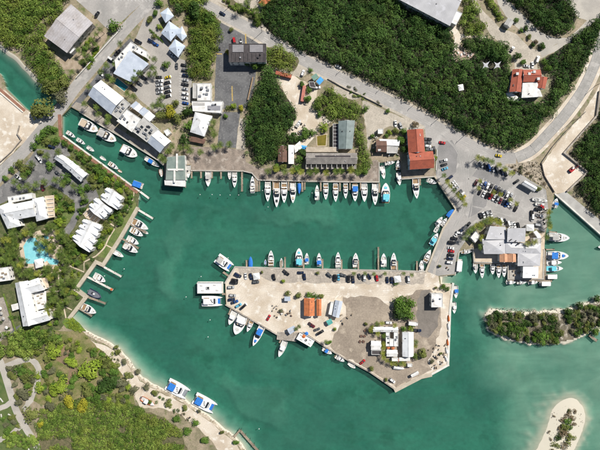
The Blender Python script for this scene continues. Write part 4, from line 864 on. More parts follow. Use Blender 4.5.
for i in range(5):
    rg = random.Random(90+i); v, f, tt = [], [], []
    nf = 17+i % 3
    for j in range(nf):
        th = 2*math.pi*j/nf+rg.uniform(-.2, .2); Lf = rg.uniform(2.6, 3.6); e0 = rg.uniform(.1, .9); droop = rg.uniform(.5, 1.0); tv = rg.uniform(.1, .9)
        pts = []
        x = z = 0.0; el = e0
        for s_ in range(8):
            pts.append((x, z)); x += Lf/7*math.cos(el); z += Lf/7*math.sin(el); el -= droop*.26
        for s_ in range(7):
            (x0, z0), (x1, z1) = pts[s_], pts[s_+1]; wd = .72*math.sin(math.pi*(s_+.9)/8.2)**.7+.06
            for sg in (-1, 1):
                n0 = len(v)
                for (xx, zz, yy) in ((x0, z0, .0), (x0+.5*(x1-x0), z0+.06, .0), (x0+.95*(x1-x0)+.1, z1-.3*wd, sg*wd), (x0+.6*(x1-x0)+.1, z0-.3*wd, sg*wd*.9)):
                    v.append((xx*math.cos(th)-yy*math.sin(th), xx*math.sin(th)+yy*math.cos(th), zz)); tt.append(min(1, max(0, tv+rg.uniform(-.2, .2))))
                f.append((n0, n0+1, n0+2, n0+3))
    me = bpy.data.meshes.new('crown'); me.from_pydata(v, [], f); set_tint(me, tt); PALMC.append(me)
    t = MB(); bx_, by_ = rg.uniform(-.08, .08), rg.uniform(-.08, .08)
    for s_ in range(4):
        a0, a1 = s_/4, (s_+1)/4
        t.tube((bx_*(1-a0)**2*6-bx_*0, by_*(1-a0)**2*6, a0), (bx_*(1-a1)**2*6, by_*(1-a1)**2*6, a1), .16-.05*a0, .16-.05*a1)
    PALMT.append(t)
PALMT_ME = {}
KDESC = {'dark': 'dark green', 'mid': 'green', 'olive': 'olive green', 'lime': 'bright lime', 'yellow': 'yellow green', 'brown': 'brownish', 'grey': 'grey green'}
def tree(px, r, kind, place, group, h=None, noun='tree', ground=G, flat=1.0):
    """r in photo pixels"""
    h = h or max(2.2, r*S*1.15); i = R.randrange(7); rm = r*S
    x, y = W(px, ground+h*.6)
    t = thing(('mangrove_tree' if 'mangrove' in group else 'broadleaf_tree') if noun == 'tree' else noun, None, 'tree' if noun == 'tree' else noun, (x, y, ground), R.uniform(0, 6.28))
    c = inst('crown', CROWN[i], LM[kind], t); c.scale = (rm*1.05, rm*1.05*R.uniform(.85, 1.1), h*.85*flat)
    k = inst('trunk', TRUNK[i], BARK, t); k.scale = (rm*.9, rm*.9, h*.85)
    size = 'small' if r < 3.4 else 'large' if r > 7 else 'round'
    later(t, f'{size} {KDESC[kind]} {noun}', noun, place, noun, group, px[0])
    return t
def bush(px, r, kind, place, group, ground=G, h=None):
    i = R.randrange(4); rm = r*S; h = h or rm*1.2; x, y = W(px, ground+h*.5)
    t = thing('shrub', None, 'shrub', (x, y, ground), R.uniform(0, 6.28))
    c = inst('crown', BUSH[i], LM[kind], t); c.scale = (rm*1.25, rm*1.25, h*1.25)
    k = inst('stem', TRUNK[i], BARK, t); k.scale = (rm*.5, rm*.5, h*.6)
    later(t, f'{KDESC[kind]} shrub', 'shrub', place, 'shrub', group, px[0])
def palm(px, place, group, kind='palm', h=None, s=1.0, ground=G):
    h = h or R.uniform(4.5, 7.5); i = R.randrange(5); x, y = W(px, ground+h)
    t = thing('palm_tree', None, 'palm', (x, y, ground), R.uniform(0, 6.28))
    key = (i, round(h)); 
    if key not in PALMT_ME:
        mb = MB(); mb.v = [(a_[0], a_[1], a_[2]*key[1]) for a_ in PALMT[i].v]; mb.f = PALMT[i].f; PALMT_ME[key] = mb.mesh('trunk')
    k = inst('trunk', PALMT_ME[key], BARK, t)
    c = inst('crown', PALMC[i], LM[kind], t, (0, 0, key[1]-.05)); c.scale = (s, s, s)
    later(t, 'yellowish palm' if kind == 'palmy' else 'green palm', 'palm', place, 'palm', group, px[0])
def scatter(poly, n, mind, seed, avoid=()):
    rg = random.Random(seed); x0 = min(p[0] for p in poly); x1 = max(p[0] for p in poly); y0 = min(p[1] for p in poly); y1 = max(p[1] for p in poly)
    out = []
    for _ in range(n*60):
        p = (rg.uniform(x0, x1), rg.uniform(y0, y1))
        if inside(p, poly) and all(math.dist(p, q) > mind for q in out) and not any(inside(p, a_) for a_ in avoid): out.append(p)
        if len(out) >= n: break
    return out
# dense thickets that read as one mass
def thicket(poly, kind, label, seed, gap=.06, sp=2.6, r0=1.1, r1=3.6, h0=2.6, h1=6.8, n=130, leaf=.66, holes=()):
    rg = np.random.RandomState(seed); w = WP(poly); x0, x1 = min(p[0] for p in w), max(p[0] for p in w); y0, y1 = min(p[1] for p in w), max(p[1] for p in w)
    gx, gy = np.meshgrid(np.arange(x0, x1, sp), np.arange(y0, y1, sp*.87)); gx = gx+(np.arange(gx.shape[0]) % 2)[:, None]*sp/2
    gx = (gx+(rg.rand(*gx.shape)-.5)*sp*.9).ravel(); gy = (gy+(rg.rand(*gy.shape)-.5)*sp*.9).ravel()
    wx, wy = (vnoise(gx+900, gy+900, 6, seed+5)-.5)*5, (vnoise(gx+900, gy+900, 6, seed+6)-.5)*5
    ok = in_poly(gx+wx, gy+wy, w) & (vnoise(gx+700, gy+700, 9, seed+7) > gap)
    for hp in holes: ok &= ~in_poly(gx, gy, WP(hp))
    C = np.stack([gx[ok], gy[ok]], -1); k = len(C)
    big = vnoise(C[:, 0]+500, C[:, 1]+500, 14, seed+1); fine = rg.rand(k)
    Rr = r0+(r1-r0)*fine**2.2; H = h0+(h1-h0)*np.clip(.3*big+.45*fine+.25*rg.rand(k), 0, 1)
    em = rg.rand(k) < .07; Rr = np.where(em, np.minimum(Rr*1.3+r1*.45, r1*1.5), Rr); H = np.where(em, H+h1*.18, H)
    dE = seg_dist(C[:, 0], C[:, 1], w, True); H = H*np.clip(.8+dE/12, .8, 1)
    V, T = leaf_cloud(rg, C, Rr, G+H-np.minimum(Rr*1.1, H*.6), G+H, np.clip(n*(Rr/(.5*(r0+r1)))**1.7, 40, 520), leaf, np.clip(big*.35+rg.rand(k)**1.6*.8, 0, 1))
    o = inst('thicket', cloud_mesh('thicket', V, T), LM[kind]); o['kind'] = 'stuff'; tag(o, label, 'thicket')
    sheet('forest_floor', poly, SHADED_LITTER if kind == 'forest' else mat('scrub_floor', (.09, .09, .04), (.15, .13, .07), .3, gscale=1.2, grain=.3), rough=1.8)
T1 = [(268, -45), (390, -45), (393, -2), (425, 17), (448, 29), (453, 45), (453, 60), (470, 60), (478, 47), (500, 46), (508, 58), (508, 72), (504, 98), (520, 103), (545, 102), (551, 88), (552, 74), (542, 60), (554, 53), (577, 37), (594, 22), (612, 10), (599, 30), (591, 50), (580, 72), (565, 92), (546, 113), (528, 138), (515, 147), (500, 146), (478, 138), (450, 122), (415, 102), (380, 85), (340, 67), (300, 50), (272, 34), (260, 20), (263, 8)]
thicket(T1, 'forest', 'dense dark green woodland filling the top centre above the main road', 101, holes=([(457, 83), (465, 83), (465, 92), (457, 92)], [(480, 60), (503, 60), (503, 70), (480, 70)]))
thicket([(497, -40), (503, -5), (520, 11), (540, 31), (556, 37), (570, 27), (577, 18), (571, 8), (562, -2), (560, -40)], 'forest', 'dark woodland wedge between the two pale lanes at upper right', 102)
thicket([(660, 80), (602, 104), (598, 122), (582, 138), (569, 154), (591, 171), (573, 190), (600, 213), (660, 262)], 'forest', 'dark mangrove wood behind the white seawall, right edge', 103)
thicket([(-45, -45), (68, -45), (66, 0), (55, 14), (44, 18), (34, 26), (20, 46), (5, 45), (-45, 12)], 'scrub', 'green grove in the upper left corner beside the inlet', 104, r0=1.6, r1=3.2, h0=3, h1=6)
thicket([(46, 22), (54, 14), (66, 4), (58, 18), (46, 32), (43, 40), (48, 47), (56, 52), (55, 60), (62, 72), (70, 80), (66, 92), (52, 94), (43, 85), (35, 70), (26, 58), (23, 51), (30, 40), (38, 30)], 'scrub', 'bushy belt between the inlet and the weathered warehouse', 105, sp=3, r0=1.6, r1=3.4, h0=3, h1=6)
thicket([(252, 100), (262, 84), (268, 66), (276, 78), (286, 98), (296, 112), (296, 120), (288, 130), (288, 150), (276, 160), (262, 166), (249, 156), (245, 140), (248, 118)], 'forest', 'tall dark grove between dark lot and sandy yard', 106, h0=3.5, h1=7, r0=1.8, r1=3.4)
thicket([(266, 48), (280, 48), (298, 58), (297, 67), (288, 72), (276, 67), (267, 64)], 'scrub', 'leafy clump behind the dark roofed block by the road', 107, h0=3, h1=6)
thicket([(318, 98), (326, 86), (334, 93), (346, 98), (356, 102), (362, 110), (364, 124), (364, 148), (371, 162), (367, 170), (358, 170), (358, 150), (357, 122), (352, 118), (336, 118), (322, 116), (315, 108)], 'scrub', 'bushy trees wrapped round the green grey roofed house', 108, h0=3, h1=6)
thicket([(190, 0), (203, 8), (216, 17), (221, 22), (217, 26), (215, 38), (212, 58), (211, 80), (200, 82), (190, 78), (185, 60), (188, 45), (188, 20), (184, 5)], 'scrub', 'scrubby thicket between blue pavilions and dark asphalt lot', 109, h0=2, h1=5)
thicket([(36, 425), (44, 410), (62, 402), (85, 397), (104, 400), (122, 394), (132, 404), (146, 412), (164, 418), (178, 428), (184, 440), (190, 460), (196, 490), (58, 490), (40, 448)], 'scrub', 'broad olive green scrub along the bottom edge', 110, gap=.16, sp=1.7, r0=.7, r1=2.2, h0=.8, h1=3.2, n=95, leaf=.48)
thicket([(-40, 340), (0, 336), (24, 330), (48, 328), (60, 334), (62, 345), (45, 350), (36, 358), (14, 356), (0, 360), (-40, 366)], 'scrub', 'olive thicket below the C shaped resort house', 111, r0=1.4, r1=2.6, h0=2.5, h1=5)
thicket([(456, -45), (464, -20), (474, 6), (486, 28), (482, 34), (466, 36), (461, 28), (463, 12), (468, -30)], 'scrub', 'strip of trees between big warehouse and pale lot', 112)
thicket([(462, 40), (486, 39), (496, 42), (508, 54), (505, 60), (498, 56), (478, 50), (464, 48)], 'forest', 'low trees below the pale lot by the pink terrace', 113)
thicket([(484, -40), (492, -6), (502, 14), (508, 18), (502, 22), (488, 10), (478, -10), (474, -40)], 'scrub', 'planted strip between the parallel pale lanes at top', 114, r0=1, r1=2, h0=1.5, h1=3)
thicket([(222, 2), (226, -4), (240, 4), (256, 14), (262, 20), (258, 24), (246, 17)], 'scrub', 'hedge of bushes along the top side of the main road', 115, r0=1, r1=1.8, h0=1.2, h1=2.5)
thicket([(204, 0), (212, -20), (186, -30), (170, -4), (172, 6), (184, 8)], 'scrub', 'shrubs around the top edge above the blue pavilions', 116, h0=2, h1=5)
thicket([(44, 440), (30, 448), (8, 446), (4, 434), (18, 430), (26, 438)], 'scrub', 'green garden planting between pale lanes in bottom corner', 117, sp=2.2, r0=1, r1=2, h0=1, h1=2.4)

# individual trees
G1 = 'broadleaf trees around the marina'
for x, y, r, k in ((90, 371, 14, 'lime'), (109, 386, 12, 'dark'), (60, 385, 9, 'lime'), (52, 391, 6, 'lime'), (70, 402, 7, 'yellow'), (81, 405, 7, 'yellow'), (70, 363, 7, 'lime'), (41, 424, 4, 'yellow'), (20, 370, 7, 'mid'),
                   (26, 377, 7, 'olive'), (22, 394, 8, 'grey'), (30, 415, 9, 'olive'), (54, 352, 8, 'lime'), (48, 358, 6, 'olive'), (107, 362, 7, 'olive'), (100, 388, 6, 'mid'), (120, 384, 7, 'grey'), (114, 372, 6, 'mid'), (118, 352, 4, 'olive'), (124, 362, 4, 'grey'), (116, 347, 3, 'olive'),
                   (40, 388, 6, 'lime'), (37, 376, 4, 'lime'), (88, 392, 7, 'olive'), (50, 406, 7, 'grey'), (96, 398, 6, 'mid'), (138, 372, 4, 'grey'), (128, 376, 5, 'olive'), (133, 390, 5, 'grey')):
    tree((x, y), r, k, 'on the lower left shore', G1, h=min(6, 1.5+r*.4))
for x, y, r, k in ((146, 387, 4, 'grey'), (169, 404, 5, 'olive'), (185, 408, 3.6, 'olive'), (154, 393, 4, 'olive'), (195, 423, 4, 'mid'), (176, 419, 5, 'mid'), (204, 441, 5, 'mid'), (187, 432, 6, 'mid'), (236, 442, 3.5, 'mid'), (222, 432, 2.5, 'olive'), (199, 411, 2.5, 'grey'), (150, 402, 3, 'mid')):
    tree((x, y), r, k, 'on the sandy shore by catamarans', G1, h=2.6)
for x, y, r, k in ((33, 145.6, 4, 'mid'), (43, 133, 5, 'mid'), (48, 130, 5, 'mid'), (39, 138, 5, 'mid'), (46, 141, 4.5, 'olive'), (54, 129, 4, 'mid'), (55, 141, 4.5, 'mid'), (65, 143, 4, 'mid'), (71, 147, 4, 'mid'), (50, 166, 5.5, 'mid'), (66, 178, 6, 'mid'), (25, 168, 7, 'olive'), (18, 164, 5, 'olive'),
                   (11, 170, 4, 'mid'), (5, 178, 4, 'mid'), (28, 172, 5, 'mid'), (70, 158, 4, 'olive'), (80, 154.6, 5, 'mid'), (85, 158, 4, 'olive'), (98, 170, 6, 'mid'), (101, 179, 5, 'mid'), (91, 180, 4, 'olive'), (80, 189, 5, 'mid'), (87, 187, 4.5, 'mid'), (93, 187, 4, 'olive'), (90, 166, 4, 'olive'), (104, 172, 4, 'mid'), (40, 152, 4, 'olive'), (75, 164, 3.5, 'mid')):
    tree((x, y), r, k, 'along the resort driveway', G1)
tree((40, 111), 13, 'olive', 'overhanging the inlet beside the road', G1, h=8); tree((114, 25), 7, 'mid', 'beside the upper lot', G1); tree((50, 86), 9, 'olive', 'beside the small inlet', G1, h=7); tree((64, 82), 7, 'olive', 'beside the small inlet', G1, h=6); tree((60, 96), 8, 'grey', 'beside the small inlet', G1, h=7); tree((40, 60), 6, 'mid', 'beside the small inlet', G1)
for x, y, r, k in ((145.4, 57.4, 3.6, 'mid'), (166, 65, 5, 'mid'), (170, 111, 9, 'yellow'), (162, 116, 7, 'olive'), (178, 118, 7, 'olive'), (187, 112, 7, 'dark'), (189, 126, 6, 'mid'), (185, 140, 6, 'dark'), (155, 13, 4, 'mid'), (159, 27, 3.6, 'lime'), (154, 36, 3, 'olive'), (150, 20, 4, 'olive'), (108, 76, 4, 'dark'), (158, 2, 5, 'mid'), (178, 8, 6, 'dark'), (196, 10, 9, 'dark'), (209, 17, 7, 'mid'), (176, 103, 5, 'olive')):
    tree((x, y), r, k, 'around the hotel forecourts', G1, h=None)
for x, y, r, k in ((248, 62, 6, 'dark'), (255, 66, 6, 'mid'), (262, 64, 5, 'mid'), (227, 52, 3, 'yellow'), (233, 106, 4, 'lime'), (241, 108, 4, 'yellow'), (228, 108, 3, 'olive'), (226, 116, 3, 'mid'), (231, 30, 3, 'olive'), (250, 106, 4, 'olive'), (256, 104, 5, 'mid')):
    tree((x, y), r, k, 'around the dark asphalt lot', G1)
for x, y, r, k in ((310, 70, 3, 'mid'), (302, 84, 4, 'mid'), (308, 98, 5, 'mid'), (309, 90, 4, 'mid'), (323, 127, 5.5, 'lime'), (304, 133, 6, 'mid'), (297, 138, 6, 'dark'), (312, 133, 5, 'mid'), (320, 113, 4, 'mid'), (299, 160, 5, 'mid'), (302, 153, 5, 'dark'), (292, 138, 6, 'dark'), (277, 168, 5, 'mid'), (283, 166, 4, 'olive'), (297, 168, 5, 'mid'), (405, 149, 6, 'dark'), (401, 140, 6, 'mid'), (404, 132, 5, 'mid'), (415, 125, 4, 'brown'), (396, 131, 4, 'olive'), (390, 132, 3, 'lime'), (365, 172, 5, 'mid'), (359, 166, 5, 'olive'), (372, 136, 3, 'mid'), (388, 111, 3, 'mid'), (366, 108, 4, 'mid'), (435, 158, 3, 'lime'), (386, 136, 3, 'mid')):
    tree((x, y), r, k, 'behind the northern quay', G1)
for x, y, r, k in ((403, 308, 11, 'mid'), (399, 302, 7, 'mid'), (409, 303, 7, 'mid'), (400, 314, 7, 'dark'), (408, 314, 7, 'mid')):
    tree((x, y), r, k, 'in the round grove on the peninsula', G1, h=6)
for x, y, r, k in ((283, 281, 2.6, 'lime'), (318, 273, 2.4, 'olive'), (396, 283.4, 3, 'mid'), (309, 295.4, 4, 'mid'), (315, 296, 3.6, 'mid'), (321, 296, 3.6, 'olive'), (288, 294, 3.5, 'olive'), (298, 295.6, 4, 'olive'), (423.6, 354, 6, 'olive'), (281, 311, 2.6, 'grey'), (329, 342, 3, 'mid'), (335, 329, 2.4, 'lime'), (371.6, 369, 3.4, 'olive'), (386, 380, 2.6, 'olive'), (404, 329, 4, 'mid'), (411, 328.5, 3.6, 'lime'), (406, 334, 3, 'olive'), (416, 357, 4, 'olive'), (436, 287.6, 2, 'olive'), (443, 287.4, 3.4, 'mid'), (447, 288.6, 3, 'mid'), (262, 272, 2, 'olive'), (440, 266, 2, 'olive'), (432, 362, 3, 'grey'), (441, 354, 2, 'olive'), (366, 324, 2.4, 'olive')):
    tree((x, y), r, k, 'on the sandy peninsula', G1)
for x, y, r, k in ((507, 25, 2.6, 'dark'), (516, 20, 3.4, 'mid'), (526, 28, 3.4, 'dark'), (521, 30, 2.6, 'mid'), (530, 37, 2.8, 'olive'), (536, 42, 3, 'brown'), (533, 45, 3, 'dark'), (543, 46, 4, 'dark'), (518, 56, 5, 'dark'), (523, 62, 4, 'mid'), (506, 48, 4, 'dark'), (548, 68, 5, 'mid'), (545, 62, 4, 'mid')):
    tree((x, y), r, k, 'near the red roofed house', G1)
for p in scatter([(508, 166), (522, 164), (536, 162), (546, 188), (530, 180)], 9, 4, 31): bush(p, R.uniform(1.2, 2.6), R.choice(['grey', 'olive', 'brown']), 'on the rubble by the curved road', 'roadside shrubs')
tree((538, 188), 4, 'olive', 'beside the white marquee', G1)
for zone, ll, n, sd in (([(44, 336), (62, 332), (80, 340), (84, 352), (70, 356), (48, 350)], 'below the lime groundcover patch', 18, 41), ([(46, 364), (76, 372), (74, 398), (44, 402), (40, 384)], 'in the clearing above the scrub', 20, 42), ([(84, 384), (112, 372), (130, 384), (134, 402), (104, 402), (86, 398)], 'on the scrub edge near the beach', 22, 43), ([(88, 346), (104, 352), (118, 368), (104, 376), (96, 360)], 'beside the largest lime tree', 12, 44), ([(6, 366), (32, 364), (38, 376), (28, 402), (18, 408), (12, 384)], 'inside the sandy track loop', 16, 45), ([(0, 420), (14, 414), (24, 434), (10, 436)], 'on the bottom corner lawn', 7, 46)):
    for p in scatter(zone, n, 3.4, sd): tree(p, R.uniform(2.4, 5), R.choice(['mid', 'olive', 'lime', 'olive', 'mid', 'grey']), ll, G1, h=R.uniform(1.8, 3.6), noun='bush')
# the mangrove island
rs2 = random.Random(77)
gr_i = lambda p: .55
for zone, ll, n, sd in (([(488, 326), (489, 315), (495, 312), (520, 315), (520, 340), (500, 334)], 'on the western end of mangrove island', 40, 1), ([(520, 315), (556, 313), (556, 343), (520, 341)], 'in the middle of the mangrove island', 38, 2), ([(556, 314), (580, 309), (600, 303), (612, 300), (612, 322), (600, 326), (580, 334), (556, 341)], 'on the eastern part of mangrove island', 44, 3)):
    for p in scatter(zone, n, 2.7, sd): tree(p, rs2.uniform(3.0, 5.0), rs2.choice(['dark', 'olive', 'grey', 'olive', 'dark', 'mid', 'grey']), ll, 'mangrove trees on the islands', h=rs2.uniform(2.2, 4), ground=.6)
for x, y, r, k in ((542, 338, 8, 'mid'), (556, 341, 5, 'mid'), (580, 306, 5, 'dark'), (597, 299, 5, 'dark'), (589, 328, 4, 'dark'), (596, 331, 5, 'mid'), (568, 311, 5, 'dark')):
    tree((x, y), r, k, 'standing along the mangrove island shore', 'mangrove trees on the islands', h=3.6, ground=.5)
for i_, (x, y, r, k) in enumerate(((568, 422, 3.4, 'mid'), (565, 428, 3.6, 'dark'), (562, 434, 3.6, 'olive'), (558, 438, 3, 'dark'), (569, 414, 2.6, 'grey'), (572, 418, 2.6, 'olive'), (570, 428, 2.6, 'mid'), (568, 440, 3.4, 'dark'), (572, 438, 2.4, 'dark'), (562, 420, 2.2, 'brown'), (556, 445, 2.6, 'dark'), (575, 412, 1.8, 'brown'), (569, 411, 1.6, 'dark'), (564, 447, 2.4, 'olive'), (553, 452, 2.4, 'brown'), (566, 433, 2.4, 'brown'), (573, 424, 2, 'grey'), (560, 428, 1.8, 'grey'), (551, 440, 1.2, 'brown'), (549, 432, 1, 'brown'), (554, 416, 1, 'grey'))):
    bush((x, y), r*1.4, {'mid': 'olive', 'dark': 'olive'}.get(k, 'brown') if i_ % 3 else k, 'on the small sand island', 'shrubs on the sand island', ground=.3, h=max(1.0, r*.7))
# palms
GP = 'palms around the marina'
for p in ((478, 157.6), (482.4, 159), (487, 160), (492, 161.6), (499, 165), (505, 169), (512, 173)): palm(p, 'below the curved road', GP, 'palmy' if R.random() < .4 else 'palm', s=.85)
for p in ((479, 188), (480.4, 181), (494, 192.4), (501, 194.4), (511, 200), (517, 203.6)): palm(p, 'between the main car park rows', GP, 'palmy', h=4.5, s=.7)
for p in ((444, 175.6), (447.6, 182), (450.6, 186), (454, 190.4), (458, 195), (463, 199.6), (465, 204.4), (461, 197)): palm(p, 'along the diagonal quay edge', GP, 'palmy' if R.random() < .4 else 'palm', h=5, s=.75)
for p in ((481, 224), (485, 221), (490, 219), (493, 220), (497, 221), (480, 228), (468, 233), (465, 238), (482, 238), (487, 236.5), (476, 226), (472, 229), (500, 223), (549, 212), (548, 218), (549, 223), (550, 227), (547, 237), (535, 242), (528, 244), (481, 247), (489, 222)): palm(p, 'around the marina building', GP, 'palmy' if R.random() < .6 else 'palm', h=8.5 if p[0] in (535, 528) else 5, s=.85)
for x, y in ((85, 70), (110, 68), (60, 90), (55, 105), (90, 120), (120, 130), (118, 170), (118, 190), (115, 215), (118, 240), (135, 255), (160, 268), (180, 270), (205, 270), (220, 270), (280, 160), (278, 180), (275, 230), (175, 78)): palm((360+x/5, 310+y/5), 'around the beach restaurant', GP, 'palmy' if R.random() < .65 else 'palm', h=4.5, s=.7)
for p in ((354, 273.6), (365, 273.6), (374, 274), (385, 273.6), (403.6, 273.6), (412, 275), (299, 326.6), (296, 329), (326, 342)): palm(p, 'along the peninsula edges', GP, 'palm', h=4, s=.6)
for p in ((268, 171), (276, 169), (292, 171), (301, 172), (316, 171), (326, 173), (336, 171.6), (341, 171), (351, 170), (358, 172), (310, 172.5), (285, 171.5)): palm(p, 'along the north quay', GP, 'palmy' if R.random() < .35 else 'palm', h=6, s=.95)
for p in ((172, 146), (164, 160), (187, 147), (190, 151), (220, 145), (214, 147), (229, 144), (168, 151), (180, 148), (213, 122), (212, 128), (214, 134), (200, 152), (161, 157)): palm(p, 'near the green roofed pier', GP, 'palm', s=.95)
for x, y in ((200, 20), (175, 120), (130, 125), (45, 235), (80, 335), (90, 370), (140, 385), (135, 410), (370, 95), (365, 140), (285, 160), (300, 165), (160, 200), (245, 205), (265, 280), (235, 265), (365, 330), (390, 325), (415, 330), (20, 318), (105, 160), (375, 170), (345, 170), (270, 190), (395, 300), (412, 285)): palm((80+x/5, 40+y/5), 'around the waterfront hotel', GP, 'palm', s=.85)
for p in ((92, 40), (88, 46), (96, 34), (84, 54), (78, 50), (80, 62), (72, 72), (86, 60), (95, 44), (100, 30)): palm(p, 'beside the weathered warehouse', GP, 'palm', s=.75)
for p in ((240, 6), (247, 2), (256, 10), (250, -3), (262, 4), (258, 16)): palm(p, 'at the top edge by the forest', GP, 'palm', s=.95)
POOLA = [[(22, 236), (36, 236), (42, 240), (50, 255), (60, 260), (58, 266), (30, 269), (22, 256)], [(43, 234), (50, 235), (50, 240), (43, 240)]]
BLD = [[(-5, 195), (54, 194), (56, 218), (48, 222), (8, 230), (-5, 210)], [(14, 282), (40, 276), (50, 290), (46, 310), (52, 322), (23, 328)], [(72, 240), (90, 254), (102, 224), (122, 196), (108, 186), (88, 208)], [(-12, 266), (13, 266), (13, 282), (-12, 284)], [(54, 154), (90, 174), (82, 184), (52, 160)]]
for zone, ll, n, sd in (([(10, 228), (30, 226), (60, 224), (72, 244), (70, 262), (60, 272), (36, 278), (14, 276), (8, 250)], 'around the turquoise resort pool', 46, 5), ([(-4, 230), (8, 232), (12, 262), (-4, 268)], 'on the left edge by the pool', 9, 6), ([(50, 272), (64, 264), (76, 282), (68, 300), (60, 322), (48, 326), (46, 290)], 'in the lower resort garden', 20, 7)):
    for p in scatter(zone, n, 3.4, sd, POOLA+BLD): palm(p, ll, GP, 'palmy' if R.random() < .15 else 'palm', s=R.uniform(.8, 1.15))
for p in ((37, 244), (40, 250), (45, 243), (47, 250), (52, 252), (54, 246)): palm(p, 'beside the pool water', GP, 'palm', h=6, s=.85)
for zone, ll, n, sd in (([(54, 192), (72, 200), (72, 210), (58, 228), (54, 222), (52, 200)], 'between resort house and driveway', 20, 8), ([(58, 236), (72, 232), (84, 254), (96, 256), (90, 262), (76, 266), (64, 262)], 'below the lowest terrace villa', 22, 9), ([(104, 222), (116, 212), (124, 198), (132, 190), (130, 206), (116, 228), (104, 244), (96, 250), (94, 246)], 'between terrace villas and seawall', 22, 10), ([(92, 176), (100, 170), (120, 184), (130, 192), (120, 192), (110, 186), (100, 188)], 'on the bank below red boardwalk', 18, 11), ([(24, 330), (56, 322), (62, 330), (44, 336), (26, 336)], 'below the C shaped house', 9, 12), ([(78, 155), (90, 158), (112, 176), (106, 180), (94, 172)], 'beside the red boardwalk', 7, 13), ([(72, 28), (92, 40), (98, 50), (86, 66), (80, 70), (88, 52), (78, 42)], 'in the warehouse yard', 9, 15), ([(82, 196), (90, 200), (84, 210), (76, 226), (78, 212)], 'along the inner driveway', 6, 14)):
    for p in scatter(zone, n, 3.0, sd, BLD): tree(p, R.uniform(2.2, 4.2), R.choice(['mid', 'olive', 'dark', 'mid', 'lime']), ll, G1)
for zone, ll, n, sd in (([(14, 230), (56, 224), (70, 246), (66, 266), (40, 276), (14, 274)], 'around the turquoise pool', 24, 21), ([(102, 222), (118, 212), (128, 198), (132, 204), (114, 230), (98, 254)], 'in the seawall garden', 16, 22), ([(50, 274), (70, 270), (74, 284), (60, 318), (50, 322)], 'in the lower garden', 14, 23), ([(-2, 232), (12, 236), (12, 262), (0, 266)], 'at the left edge garden', 8, 24), ([(72, 36), (94, 30), (98, 46), (82, 66)], 'by the weathered warehouse', 14, 25), ([(84, 336), (104, 344), (124, 364), (112, 366), (96, 352)], 'on the lower left beach', 10, 26), ([(140, 384), (160, 396), (190, 414), (214, 436), (200, 432), (170, 410), (150, 400)], 'on the sandy track', 12, 27), ([(345, 84), (358, 90), (380, 104), (376, 106), (350, 94)], 'beside the main road', 8, 28)):
    for p in scatter(zone, n, 2.6, sd, POOLA+BLD): bush(p, R.uniform(1.0, 2.0), R.choice(['mid', 'olive', 'dark', 'lime', 'grey']), ll, 'garden shrubs')
DRV = [[(-20, 205), (0, 187), (18, 172), (30, 158), (36, 149), (50, 150), (60, 142), (67, 148), (73, 160), (88, 182), (96, 190), (99, 197), (90, 202), (81, 212), (74, 228), (66, 240), (58, 241), (60, 233), (70, 222), (75, 208), (72, 200), (60, 190), (50, 185), (35, 191), (22, 193), (0, 204)]]
for zone, ll, n, sd in (([(0, 222), (60, 222), (80, 256), (96, 258), (76, 288), (66, 276), (14, 280), (0, 268)], 'in the planting around the pool garden', 55, 71), ([(50, 276), (76, 286), (84, 298), (68, 318), (50, 326)], 'in the lower resort planting', 16, 72), ([(60, 140), (80, 152), (134, 190), (126, 214), (112, 232), (98, 254), (100, 226), (118, 208), (104, 186), (88, 172), (62, 152)], 'in the planting beside the canal bank', 42, 73), ([(50, 190), (74, 202), (72, 214), (60, 232), (50, 222)], 'in the planting inside the driveway loop', 14, 74), ([(0, 284), (14, 284), (22, 328), (18, 334), (0, 334)], 'in the planting beside the left patio', 6, 75)):
    for p in scatter(zone, n, 2.8, sd, POOLA+BLD+DRV): bush(p, R.uniform(1.5, 3.0), R.choice(['mid', 'mid', 'dark', 'lime', 'olive']), ll, 'garden shrubs', h=R.uniform(1.2, 2.4))
for p in ((20, 187), (27, 186), (36, 184.6), (44, 182), (46, 156), (58, 152), (24, 176), (32, 164), (14, 182), (84, 196), (74, 186), (62, 184), (56, 180)): palm(p, 'on the resort driveway islands', GP, 'palm', s=1.0)
for p in scatter([(67, 320), (72, 318.5), (80, 325), (84, 330), (76, 330.5), (67, 327)], 12, 2.4, 61): bush(p, R.uniform(1.6, 2.4), 'lime', 'in the lime groundcover patch', 'garden shrubs', h=.9)
for i in range(14): bush((89-i*.75+R.uniform(-.3, .3)+9, 47+i*1.6), 1.7, 'lime', 'in the hedge along white roadside wall', 'garden shrubs')
for i in range(12): bush((150+i*1.1, 30+i*1.0), 1.3, 'mid', 'in the hotel forecourt hedge', 'garden shrubs')
# ------------------------------------------------------------------ piers
def pier(a, b, w, label, m=TIMBER, z=.95, name='pier', piles=True):
    (x0, y0), (x1, y1) = W(a, z), W(b, z); L = math.hypot(x1-x0, y1-y0); w *= S
    t = thing(name, label, 'pier', ((x0+x1)/2, (y0+y1)/2, 0), math.atan2(y1-y0, x1-x0))
    n = max(2, int(L/1.1)); d = MB()
    for i in range(n): d.box(-L/2+i*L/n+.03, -L/2+(i+1)*L/n-.03, -w/2, w/2, z-.12+(i % 3)*.004, z+(i % 3)*.006)
    d.build('deck', m, t)
    for s in (-1, 1): MB().box(-L/2, L/2, s*w*.42-.08, s*w*.42+.08, z-.4, z-.125).build('stringer', WOODP, t)
    if piles:
        k = max(2, int(L/4.5)+1)
        for i in range(k):
            for s in (-1, 1): MB().tube((-L/2+.3+(L-.6)*i/(k-1), s*(w/2+.12), -6.2), (-L/2+.3+(L-.6)*i/(k-1), s*(w/2+.12), z+.7), .14, n=6).build('pile', WOODP, t)
    return t
